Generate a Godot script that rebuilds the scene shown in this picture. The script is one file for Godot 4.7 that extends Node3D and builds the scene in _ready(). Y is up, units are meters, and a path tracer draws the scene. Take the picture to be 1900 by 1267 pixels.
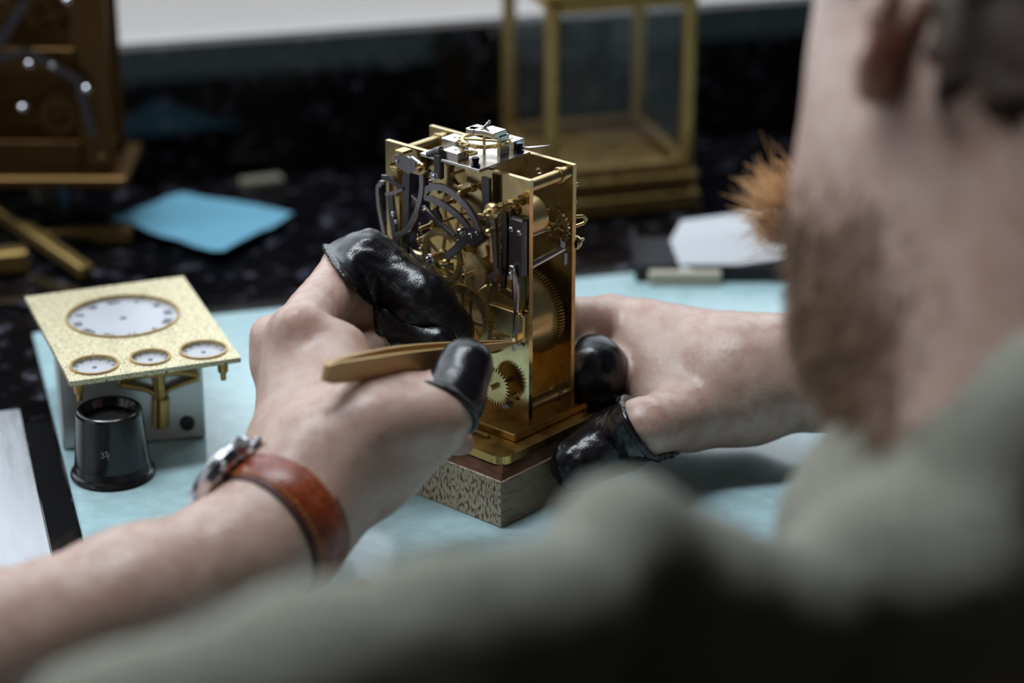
extends Node3D
# A clockmaker at a granite bench, working on the open movement of a carriage clock.
# y is up, metres. The bench runs along its own axes, turned BENCH_TURN about y.

const U := 0.0009                       # one unit of the movement's own drawing, in metres
const BENCH_TURN := 0.27053
const FORE := Vector3(-0.7466, 0, -0.6652)   # along the movement's front plate
const DEEP := Vector3(0.6652, 0, -0.7466)    # from its front plate to its back plate
const MOVE_AT := Vector3(0, 0.03195, 0)

# limbs and cloth as tapered bones: start x, y, z, radius, end x, y, z, radius, blend
const LEFT_ARM := [
	[-0.2266, 0.0504, 0.2652, 0.0297, -0.182, 0.044, 0.2045, 0.0234, 0.012],
	[-0.182, 0.044, 0.2045, 0.0234, -0.1338, 0.0444, 0.1654, 0.0214, 0.012],
	[-0.1338, 0.0444, 0.1654, 0.0214, -0.1015, 0.0444, 0.1362, 0.0206, 0.012],
	[-0.1015, 0.0444, 0.1362, 0.0206, -0.0853, 0.0488, 0.1149, 0.0215, 0.012],
	[-0.0853, 0.0488, 0.1149, 0.0215, -0.0766, 0.0611, 0.0971, 0.0229, 0.012],
	[-0.0992, 0.0455, 0.1113, 0.0135, -0.0868, 0.0582, 0.0817, 0.0158, 0.012],
	[-0.0868, 0.0546, 0.0833, 0.0148, -0.0882, 0.0843, 0.0417, 0.0122, 0.012],
	[-0.088, 0.0506, 0.0703, 0.014, -0.0964, 0.0747, 0.0213, 0.01, 0.01],
	[-0.0817, 0.0468, 0.0621, 0.0142, -0.0908, 0.0556, -0.0049, 0.0099, 0.01],
	[-0.0777, 0.043, 0.0637, 0.0142, -0.0807, 0.0441, -0.0098, 0.0096, 0.01],
	[-0.0745, 0.0641, 0.0988, 0.0174, -0.0594, 0.0722, 0.0886, 0.0156, 0.012],
	[-0.0719, 0.0692, 0.0772, 0.0182, -0.074, 0.0823, 0.0474, 0.0138, 0.012],
	[-0.068, 0.0619, 0.0802, 0.0158, -0.0447, 0.0673, 0.0682, 0.0128, 0.01],
	[-0.075, 0.047, 0.0991, 0.0164, -0.0579, 0.0565, 0.0873, 0.0165, 0.012],
	[-0.0579, 0.0565, 0.0873, 0.0165, -0.0386, 0.0629, 0.073, 0.0131, 0.01],
	[-0.072, 0.0664, 0.015, 0.0105, -0.0628, 0.0626, -0.0078, 0.0073, 0.008],
	[-0.0581, 0.0756, 0.0746, 0.0119, -0.0367, 0.0706, 0.0669, 0.01, 0.01],
	[-0.0695, 0.0711, 0.052, 0.0134, -0.0599, 0.0666, 0.0442, 0.009, 0.01],
	[-0.0877, 0.0945, 0.0482, 0.0085, -0.0854, 0.0875, 0.0492, 0.0085, 0.008],
	[-0.0997, 0.0826, 0.0278, 0.0074, -0.0976, 0.0753, 0.0308, 0.0083, 0.008],
]
const LEFT_THUMB := [
	[-0.0572, 0.0737, 0.0919, 0.0151, -0.0352, 0.0703, 0.0777, 0.0126, 0.004],
	[-0.0352, 0.0703, 0.0777, 0.0126, -0.0294, 0.0735, 0.0686, 0.0109, 0.004],
	[-0.0294, 0.0735, 0.0686, 0.0109, -0.024, 0.0825, 0.0571, 0.0094, 0.004],
]
const THUMB_TIP := [
	[-0.0352, 0.0703, 0.0777, 0.0126, -0.0294, 0.0735, 0.0686, 0.0109, 0.004],
	[-0.0294, 0.0735, 0.0686, 0.0109, -0.024, 0.0825, 0.0571, 0.0094, 0.004],
]
const LEFT_INDEX := [
	[-0.0878, 0.0877, 0.0403, 0.0112, -0.0725, 0.0882, -0.0284, 0.0109, 0.004],
	[-0.0725, 0.0882, -0.0284, 0.0109, -0.0647, 0.0927, -0.0239, 0.0113, 0.004],
	[-0.0647, 0.0927, -0.0239, 0.0113, -0.0428, 0.0817, -0.0116, 0.0107, 0.004],
	[-0.0428, 0.0817, -0.0116, 0.0107, -0.0309, 0.0696, -0.0094, 0.008, 0.004],
]
const LEFT_REST := [
	[-0.0964, 0.0757, 0.0209, 0.0096, -0.0708, 0.0762, -0.0202, 0.0095, 0.003],
	[-0.0708, 0.0762, -0.0202, 0.0095, -0.0511, 0.0706, -0.014, 0.0093, 0.003],
	[-0.0511, 0.0706, -0.014, 0.0093, -0.0363, 0.0667, -0.0007, 0.0075, 0.003],
	[-0.0898, 0.0556, -0.0049, 0.0097, -0.0687, 0.0563, 0.0387, 0.0079, 0.003],
	[-0.0687, 0.0563, 0.0387, 0.0079, -0.0433, 0.0531, 0.0575, 0.0063, 0.003],
	[-0.0433, 0.0531, 0.0575, 0.0063, -0.0261, 0.041, 0.0353, 0.0052, 0.003],
	[-0.0807, 0.0441, -0.0098, 0.0091, -0.0708, 0.0505, 0.0411, 0.0066, 0.003],
	[-0.0708, 0.0505, 0.0411, 0.0066, -0.0569, 0.0562, 0.068, 0.0052, 0.003],
]
const MIDDLE_TIP := [
	[-0.0708, 0.0762, -0.0202, 0.0095, -0.0511, 0.0706, -0.014, 0.0093, 0.003],
	[-0.0511, 0.0706, -0.014, 0.0093, -0.0363, 0.0667, -0.0007, 0.0075, 0.003],
]
const RIGHT_ARM := [
	[0.2271, 0.0413, 0.0157, 0.0319, 0.1714, 0.0361, -0.0309, 0.0263, 0.012],
	[0.1714, 0.0361, -0.0309, 0.0263, 0.1128, 0.0355, -0.0452, 0.0219, 0.012],
	[0.1128, 0.0355, -0.0452, 0.0219, 0.0874, 0.0363, -0.0388, 0.0238, 0.012],
	[0.0925, 0.0359, -0.0454, 0.0214, 0.0504, 0.0411, -0.0622, 0.0165, 0.012],
	[0.0934, 0.0345, -0.0545, 0.0193, 0.0348, 0.0462, -0.074, 0.012, 0.01],
	[0.0939, 0.0285, -0.0569, 0.0183, 0.0331, 0.0308, -0.0871, 0.0113, 0.01],
	[0.0894, 0.0291, -0.0328, 0.0188, 0.0664, 0.0266, -0.0221, 0.0146, 0.012],
	[0.0786, 0.0356, -0.0404, 0.0202, 0.0564, 0.0359, -0.0454, 0.0149, 0.012],
	[0.0536, 0.0366, -0.0554, 0.0132, 0.0542, 0.0287, -0.0229, 0.0115, 0.01],
]
const RIGHT_THUMB := [
	[0.0664, 0.027, -0.0222, 0.0142, 0.045, 0.0367, 0.0117, 0.0111, 0.005],
	[0.045, 0.0367, 0.0117, 0.0111, 0.0367, 0.0256, -0.0006, 0.0113, 0.005],
	[0.0367, 0.0256, -0.0006, 0.0113, 0.0195, 0.0196, 0.0105, 0.0097, 0.005],
]
const RIGHT_FINGERS := [
	[0.0348, 0.0462, -0.074, 0.0115, 0.011, 0.0621, -0.0408, 0.0089, 0.004],
	[0.011, 0.0621, -0.0408, 0.0089, -0.0113, 0.0609, -0.0619, 0.0082, 0.004],
	[-0.0113, 0.0609, -0.0619, 0.0082, -0.0274, 0.0582, -0.0751, 0.0069, 0.004],
	[0.0341, 0.0303, -0.0821, 0.0107, 0.0156, 0.0473, -0.0415, 0.009, 0.004],
	[0.0156, 0.0473, -0.0415, 0.009, -0.0045, 0.0423, -0.0594, 0.0082, 0.004],
	[-0.0045, 0.0423, -0.0594, 0.0082, -0.0183, 0.0402, -0.0705, 0.0069, 0.004],
]
const RIGHT_COT_FINGER := [
	[0.0394, 0.0217, -0.0639, 0.012, 0.0257, 0.0393, -0.0374, 0.0139, 0.004],
	[0.0257, 0.0393, -0.0374, 0.0139, 0.0047, 0.0313, -0.0561, 0.0091, 0.004],
	[0.0047, 0.0313, -0.0561, 0.0091, -0.0114, 0.0262, -0.068, 0.0074, 0.004],
]
const HEAD := [
	[0.1513, 0.2876, 0.1669, 0.0674, 0.1617, 0.2743, 0.1725, 0.0674, 0.02],
	[0.1279, 0.2646, 0.1862, 0.0412, 0.1192, 0.2268, 0.1921, 0.0337, 0.02],
	[0.1176, 0.2313, 0.1903, 0.0329, 0.1143, 0.1912, 0.1971, 0.0325, 0.02],
	[0.1143, 0.1912, 0.1971, 0.0325, 0.1118, 0.1672, 0.2071, 0.026, 0.02],
	[0.12, 0.1942, 0.2056, 0.0289, 0.1057, 0.168, 0.2262, 0.0182, 0.02],
	[0.1057, 0.168, 0.2262, 0.0182, 0.1031, 0.1529, 0.1935, 0.0158, 0.02],
	[0.1054, 0.1634, 0.1599, 0.019, 0.0974, 0.1669, 0.139, 0.0124, 0.02],
	[0.1115, 0.1946, 0.1275, 0.0176, 0.1095, 0.1811, 0.0942, 0.0092, 0.02],
	[0.14, 0.2247, 0.2222, 0.0402, 0.1432, 0.1437, 0.285, 0.0445, 0.03],
	[0.1307, 0.2175, 0.2252, 0.034, 0.1304, 0.1499, 0.2629, 0.0351, 0.03],
]
const EAR := [
	[0.0918, 0.2446, 0.2451, 0.003, 0.0904, 0.2527, 0.2476, 0.0032, 0.006],
	[0.0904, 0.2527, 0.2476, 0.0032, 0.0932, 0.2686, 0.2508, 0.0038, 0.006],
	[0.0932, 0.2686, 0.2508, 0.0038, 0.0995, 0.2845, 0.25, 0.004, 0.006],
	[0.0995, 0.2845, 0.25, 0.004, 0.1148, 0.2843, 0.2365, 0.0041, 0.006],
	[0.0964, 0.2508, 0.2358, 0.0036, 0.1038, 0.2633, 0.2306, 0.0036, 0.01],
	[0.1038, 0.2633, 0.2306, 0.0039, 0.1159, 0.2693, 0.2183, 0.0042, 0.01],
	[0.0933, 0.2447, 0.2412, 0.0033, 0.1053, 0.2374, 0.2218, 0.0052, 0.01],
	[0.0954, 0.2594, 0.239, 0.0027, 0.1109, 0.2537, 0.218, 0.0046, 0.008],
]
const TORSO := [
	[0.0228, 0.1535, 0.3784, 0.009, -0.1, 0.1152, 0.4137, 0.0099, 0.02],
	[-0.2266, 0.0504, 0.2652, 0.0241, -0.1, 0.1152, 0.4137, 0.0099, 0.02],
	[0.041, 0.1069, 0.3587, 0.0164, 0.2099, 0.046, 0.267, 0.0257, 0.03],
	[0.1381, 0.1359, 0.2688, 0.0244, 0.116, 0.0942, 0.325, 0.0274, 0.03],
	[0.1046, 0.0683, 0.3162, 0.0341, 0.1136, -0.1319, 0.3407, 0.0481, 0.03],
	[0.27, 0.0473, 0.1496, 0.024, 0.3407, 0.0372, 0.0271, 0.0232, 0.02],
	[0.2099, 0.0534, 0.264, 0.0273, 0.27, 0.0473, 0.1496, 0.024, 0.02],
	[0.3407, 0.0372, 0.0271, 0.0253, 0.2271, 0.0452, 0.0141, 0.0298, 0.02],
]
const SHIRT := [
	[-0.0982, 0.1455, 0.4206, 0.0168, -0.0525, 0.1652, 0.4271, 0.0147, 0.008],
	[-0.0525, 0.1652, 0.4271, 0.0147, -0.021, 0.1717, 0.4195, 0.014, 0.008],
	[-0.021, 0.1717, 0.4195, 0.014, 0.0005, 0.1689, 0.4061, 0.0127, 0.008],
	[0.0005, 0.1689, 0.4061, 0.0127, 0.0208, 0.1691, 0.3719, 0.0122, 0.008],
	[0.0208, 0.1691, 0.3719, 0.0122, 0.0405, 0.1523, 0.3642, 0.0121, 0.008],
	[0.0405, 0.1523, 0.3642, 0.0121, 0.0565, 0.1403, 0.3546, 0.0124, 0.008],
	[0.0565, 0.1403, 0.3546, 0.0124, 0.0789, 0.131, 0.3292, 0.0147, 0.008],
	[0.0789, 0.131, 0.3292, 0.0147, 0.116, 0.1316, 0.3095, 0.0217, 0.008],
	[-0.021, 0.1717, 0.4195, 0.014, -0.021, 0.0317, 0.4195, 0.0182, 0.01],
	[0.0005, 0.1689, 0.4061, 0.0127, 0.0005, 0.0289, 0.4061, 0.0166, 0.01],
	[0.0208, 0.1691, 0.3719, 0.0122, 0.0208, 0.0291, 0.3719, 0.0159, 0.01],
	[0.0405, 0.1523, 0.3642, 0.0121, 0.0405, 0.0123, 0.3642, 0.0157, 0.01],
	[0.0565, 0.1403, 0.3546, 0.0124, 0.0565, 0.0003, 0.3546, 0.0161, 0.01],
	[0.0789, 0.131, 0.3292, 0.0147, 0.0789, -0.009, 0.3292, 0.0192, 0.01],
	[0.1001, 0.1253, 0.3218, 0.0199, 0.1001, -0.1747, 0.3218, 0.0299, 0.01],
	[0.1232, 0.1303, 0.31, 0.0231, 0.1232, -0.1697, 0.31, 0.0323, 0.01],
	[-0.0525, 0.1652, 0.4271, 0.0147, -0.0525, 0.1052, 0.4271, 0.0176, 0.01],
	[0.0005, 0.0289, 0.4061, 0.0166, 0.1216, -0.1467, 0.3468, 0.06, 0.02],
	[0.1228, 0.0795, 0.2921, 0.0366, 0.1216, -0.1467, 0.3468, 0.0674, 0.02],
	[0.1228, 0.0936, 0.2863, 0.0396, 0.2235, 0.0515, 0.2453, 0.0461, 0.02],
	[0.2235, 0.0515, 0.2453, 0.0461, 0.2786, 0.0517, 0.138, 0.0373, 0.02],
	[0.2786, 0.0517, 0.138, 0.0373, 0.3162, 0.0451, 0.0726, 0.0341, 0.02],
]
const COLLAR := [
	[0.093, 0.1218, 0.2697, 0.0146, 0.1022, 0.1339, 0.2647, 0.0172, 0.02],
	[0.1022, 0.1339, 0.2647, 0.0172, 0.1203, 0.1501, 0.2775, 0.0191, 0.02],
	[0.1203, 0.1501, 0.2775, 0.0191, 0.1407, 0.1764, 0.3104, 0.0197, 0.02],
	[0.093, 0.1218, 0.2697, 0.0146, 0.0857, 0.1276, 0.3112, 0.0159, 0.02],
]
const MIDDLE_OPEN := [Vector3(-0.0605, 0.0723, -0.0166), Vector3(1, 0.0924, -0.0383)]
const THUMB_OPEN := [Vector3(-0.032, 0.0721, 0.0727), Vector3(0.0112, 0.0122, -0.0207)]
const INDEX_OPEN := [Vector3(-0.0717, 0.0847, -0.029), Vector3(0.76, 0.6005, -0.2487)]
const RTHUMB_OPEN := [Vector3(0.0442, 0.0356, 0.0105), Vector3(-0.0254, -0.0171, -0.0012)]
const RFINGER_OPEN := [Vector3(0.0325, 0.0305, -0.0506), Vector3(-0.0137, 0.0176, 0.0265)]
const STRAP := [Vector3(-0.0883, 0.0484, 0.1199), Vector3(0.0162, 0.0044, -0.0213)]
const STRAP_R := [Vector3(0.0217, 0, 0), Vector3(0, 0, 0)]
const WATCH := [Vector3(-0.1141, 0.0594, 0.1134), Vector3(-0.0258, 0.011, -0.0065)]
const TWEEZER_TIP := [Vector3(-0.005, 0.0678, -0.0015), Vector3(-0.0727, 0.0994, 0.1036)]
const MUSTACHE := [Vector3(0.0844, 0.1658, 0.12), Vector3(0.0772, 0.1641, 0.1012)]
const BEARD_SIDE := [Vector3(0.1007, 0.168, 0.2262), Vector3(-1, 0.1109, -0.0459)]
const BEARD_TOP := [Vector3(0.0883, 0.1914, 0.2165), Vector3(-0.35, -0.9239, 0.3827)]
const HAIR_SIDE := [Vector3(0.1083, 0.2485, 0.2221), Vector3(1, -0.0924, 0.0383)]
const HAIR_LOW := [Vector3(0.1228, 0.2274, 0.2308), Vector3(0.35, 0.9239, -0.3827)]
const LIP := [Vector3(0.08, 0.1606, 0.1173), Vector3(0.0822, 0.1576, 0.1185)]

var mats := {}


# ------------------------------------------------------------------ mesh building
class MB:
	var v := PackedVector3Array()
	var n := PackedVector3Array()
	var c := PackedColorArray()
	var col := Color.WHITE
	var x := Transform3D()

	func tri(a: Vector3, b: Vector3, d: Vector3, na: Vector3, nb: Vector3, nd: Vector3) -> void:
		a = x * a; b = x * b; d = x * d
		na = (x.basis * na).normalized(); nb = (x.basis * nb).normalized(); nd = (x.basis * nd).normalized()
		v.append(a); n.append(na)
		if (d - a).cross(b - a).dot(na + nb + nd) >= 0.0:
			v.append(b); n.append(nb); v.append(d); n.append(nd)
		else:
			v.append(d); n.append(nd); v.append(b); n.append(nb)
		c.append(col); c.append(col); c.append(col)

	func flat3(a: Vector3, b: Vector3, d: Vector3, out_from: Vector3) -> void:
		var g := (d - a).cross(b - a).normalized()
		if g.dot((a + b + d) / 3.0 - out_from) < 0.0:
			g = -g
		tri(a, b, d, g, g, g)

	func quad(a: Vector3, b: Vector3, d: Vector3, e: Vector3, g: Vector3) -> void:
		tri(a, b, d, g, g, g)
		tri(a, d, e, g, g, g)

	# box with chamfered edges
	func box(at: Vector3, size: Vector3, ch := 0.0, turn := Basis()) -> void:
		var h := size * 0.5
		ch = minf(ch, minf(h.x, minf(h.y, h.z)) * 0.9)
		var keep := x
		x = x * Transform3D(turn, at)
		for ax in 3:
			var bx := (ax + 1) % 3
			var cx := (ax + 2) % 3
			for s in [-1.0, 1.0]:
				var g := Vector3.ZERO
				g[ax] = s
				var p: Array[Vector3] = []
				for k in [[-1, -1], [1, -1], [1, 1], [-1, 1]]:
					var q := Vector3.ZERO
					q[ax] = s * h[ax]
					q[bx] = k[0] * (h[bx] - ch)
					q[cx] = k[1] * (h[cx] - ch)
					p.append(q)
				quad(p[0], p[1], p[2], p[3], g)
			if ch > 0.0:
				for s in [-1.0, 1.0]:
					for t in [-1.0, 1.0]:
						var g := Vector3.ZERO
						g[bx] = s
						g[cx] = t
						var p: Array[Vector3] = []
						for k in [[-1, 0], [1, 0], [1, 1], [-1, 1]]:
							var q := Vector3.ZERO
							q[ax] = k[0] * (h[ax] - ch)
							q[bx] = s * (h[bx] - (ch if k[1] == 0 else 0.0))
							q[cx] = t * (h[cx] - (0.0 if k[1] == 0 else ch))
							p.append(q)
						quad(p[0], p[1], p[2], p[3], g.normalized())
		if ch > 0.0:
			for sx in [-1.0, 1.0]:
				for sy in [-1.0, 1.0]:
					for sz in [-1.0, 1.0]:
						var a := Vector3(sx * h.x, sy * (h.y - ch), sz * (h.z - ch))
						var b := Vector3(sx * (h.x - ch), sy * h.y, sz * (h.z - ch))
						var d := Vector3(sx * (h.x - ch), sy * (h.y - ch), sz * h.z)
						var g := Vector3(sx, sy, sz).normalized()
						tri(a, b, d, g, g, g)
		x = keep

	static func frame(dir: Vector3) -> Basis:
		var w := dir.normalized()
		var s := Vector3.UP if absf(w.y) < 0.9 else Vector3.RIGHT
		var u := s.cross(w).normalized()
		return Basis(u, w.cross(u), w)

	# turned shape: profile of (distance along dir, radius)
	func lathe(at: Vector3, dir: Vector3, prof: Array, seg := 20) -> void:
		var f := frame(dir)
		for i in prof.size() - 1:
			var p: Vector2 = prof[i]
			var q: Vector2 = prof[i + 1]
			var e := q - p
			if e.length() < 1e-9:
				continue
			for k in seg:
				var a0 := TAU * k / seg
				var a1 := TAU * (k + 1) / seg
				var r0 := f.x * cos(a0) + f.y * sin(a0)
				var r1 := f.x * cos(a1) + f.y * sin(a1)
				var n0 := (r0 * e.x - f.z * e.y).normalized()
				var n1 := (r1 * e.x - f.z * e.y).normalized()
				var A := at + f.z * p.x + r0 * p.y
				var B := at + f.z * p.x + r1 * p.y
				var C := at + f.z * q.x + r1 * q.y
				var D := at + f.z * q.x + r0 * q.y
				if p.y > 1e-9:
					tri(A, B, C if q.y > 1e-9 else at + f.z * q.x, n0, n1, n1)
				if q.y > 1e-9:
					tri(A, C, D, n0, n1, n0)

	func rod(a: Vector3, b: Vector3, r: float, seg := 14, bevel := 0.2) -> void:
		var l := a.distance_to(b)
		var e := minf(r * bevel, l * 0.3)
		lathe(a, b - a, [Vector2(0, 0), Vector2(0, r - e), Vector2(e, r), Vector2(l - e, r), Vector2(l, r - e), Vector2(l, 0)], seg)

	# round bar along a path
	func tube(path: Array, radii: Array, seg := 10, closed := false) -> void:
		var rings := []
		var norms := []
		var m := path.size()
		var up := Vector3.ZERO
		for i in m:
			var before: Vector3 = path[(i - 1 + m) % m] if closed else path[maxi(i - 1, 0)]
			var after: Vector3 = path[(i + 1) % m] if closed else path[mini(i + 1, m - 1)]
			var w := (after - before).normalized()
			if up == Vector3.ZERO:
				up = frame(w).x
			up = (up - w * up.dot(w)).normalized()
			var s := w.cross(up)
			var r: float = radii[mini(i, radii.size() - 1)]
			var ring := []
			var nn := []
			for k in seg:
				var g := up * cos(TAU * k / seg) + s * sin(TAU * k / seg)
				nn.append(g)
				ring.append(path[i] + g * r)
			rings.append(ring)
			norms.append(nn)
		for i in (m if closed else m - 1):
			var j := (i + 1) % m
			for k in seg:
				var l := (k + 1) % seg
				tri(rings[i][k], rings[i][l], rings[j][l], norms[i][k], norms[i][l], norms[j][l])
				tri(rings[i][k], rings[j][l], rings[j][k], norms[i][k], norms[j][l], norms[j][k])
		if not closed:
			for e in [0, m - 1]:
				var w: Vector3 = (path[0] - path[1]) if e == 0 else (path[m - 1] - path[m - 2])
				for k in range(1, seg - 1):
					tri(rings[e][0], rings[e][k], rings[e][k + 1], w, w, w)

	# flat bar along a path in the x-y plane, between two z
	func ribbon(path: Array, widths: Array, z0: float, z1: float) -> void:
		var L := []
		var R := []
		for i in path.size():
			var a: Vector2 = path[maxi(i - 1, 0)]
			var b: Vector2 = path[mini(i + 1, path.size() - 1)]
			var t := (b - a).normalized()
			var s := Vector2(-t.y, t.x) * (float(widths[mini(i, widths.size() - 1)]) * 0.5)
			L.append(path[i] + s)
			R.append(path[i] - s)
		for i in path.size() - 1:
			var mid: Vector2 = (path[i] + path[i + 1]) * 0.5
			for z in [z0, z1]:
				var g := Vector3(0, 0, -1.0 if z == z0 else 1.0)
				quad(_z(L[i], z), _z(L[i + 1], z), _z(R[i + 1], z), _z(R[i], z), g)
			for side in [L, R]:
				var a: Vector2 = side[i]
				var b: Vector2 = side[i + 1]
				var g2 := Vector2(-(b - a).y, (b - a).x).normalized()
				if g2.dot((a + b) * 0.5 - mid) < 0.0:
					g2 = -g2
				quad(_z(a, z0), _z(b, z0), _z(b, z1), _z(a, z1), _z(g2, 0))
		for e in [0, path.size() - 1]:
			var g: Vector2 = (path[0] - path[1]) if e == 0 else (path[e] - path[e - 1])
			quad(_z(L[e], z0), _z(R[e], z0), _z(R[e], z1), _z(L[e], z1), _z(g.normalized(), 0))

	func _z(p: Vector2, z: float) -> Vector3:
		return Vector3(p.x, p.y, z)

	# any outline in the x-y plane, between two z
	func plate(poly: PackedVector2Array, z0: float, z1: float) -> void:
		var idx := Geometry2D.triangulate_polygon(poly)
		for i in range(0, idx.size(), 3):
			for z in [z0, z1]:
				var g := Vector3(0, 0, -1.0 if z == z0 else 1.0)
				tri(_z(poly[idx[i]], z), _z(poly[idx[i + 1]], z), _z(poly[idx[i + 2]], z), g, g, g)
		var cw := Geometry2D.is_polygon_clockwise(poly)
		for i in poly.size():
			var a := poly[i]
			var b := poly[(i + 1) % poly.size()]
			var g := Vector2((b - a).y, -(b - a).x).normalized() * (-1.0 if cw else 1.0)
			quad(_z(a, z0), _z(b, z0), _z(b, z1), _z(a, z1), _z(g, 0))

	# toothed ring in the x-y plane with spokes and a hub
	func gear(at: Vector2, z0: float, z1: float, r: float, teeth: int, depth: float, inner: float, spokes: int, hub: float, pointed := false, spin := 0.0, lean := 0.0) -> void:
		var prof := [[0.0, 0.0], [0.25, 0.0], [0.4, 1.0], [0.75, 1.0], [0.9, 0.0]] if not pointed else [[0.0, 0.0], [0.15, 0.0], [0.5 + lean, 1.0], [0.62 + lean, 1.0]]
		var outer := []
		var ang := []
		for k in teeth:
			for q in prof:
				ang.append(spin + TAU * (k + q[0]) / teeth)
				outer.append(r - depth + depth * q[1])
		var m := outer.size()
		for i in m:
			var j := (i + 1) % m
			var d0 := Vector2(cos(ang[i]), sin(ang[i]))
			var d1 := Vector2(cos(ang[j]), sin(ang[j]))
			var a: Vector2 = at + d0 * outer[i]
			var b: Vector2 = at + d1 * outer[j]
			var e := at + d1 * inner
			var f := at + d0 * inner
			for z in [z0, z1]:
				var g := Vector3(0, 0, -1.0 if z == z0 else 1.0)
				quad(_z(a, z), _z(b, z), _z(e, z), _z(f, z), g)
			var g2 := Vector2((b - a).y, -(b - a).x).normalized()
			if g2.dot(d0 + d1) < 0.0:
				g2 = -g2
			quad(_z(a, z0), _z(b, z0), _z(b, z1), _z(a, z1), _z(g2, 0))
			if inner > 0.0:
				quad(_z(e, z0), _z(f, z0), _z(f, z1), _z(e, z1), _z(-(d0 + d1).normalized(), 0))
		for k in spokes:
			var w := spin + TAU * k / spokes + 0.3
			var dir := Vector2(cos(w), sin(w))
			ribbon([at + dir * hub * 0.5, at + dir * (inner + depth * 0.2)], [r * 0.10, r * 0.08], z0 + (z1 - z0) * 0.15, z1 - (z1 - z0) * 0.15)
		if hub > 0.0:
			var zz := z0 - absf(z1 - z0) * 0.6
			lathe(_z(at, zz), Vector3(0, 0, 1), [Vector2(0, 0), Vector2(0, hub * 0.8), Vector2((z1 - zz) * 0.2, hub), Vector2(z1 - zz, hub), Vector2(z1 - zz, 0)], 16)

	func mesh() -> ArrayMesh:
		var a := []
		a.resize(Mesh.ARRAY_MAX)
		a[Mesh.ARRAY_VERTEX] = v
		a[Mesh.ARRAY_NORMAL] = n
		a[Mesh.ARRAY_COLOR] = c
		var m := ArrayMesh.new()
		m.add_surface_from_arrays(Mesh.PRIMITIVE_TRIANGLES, a)
		return m


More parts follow.
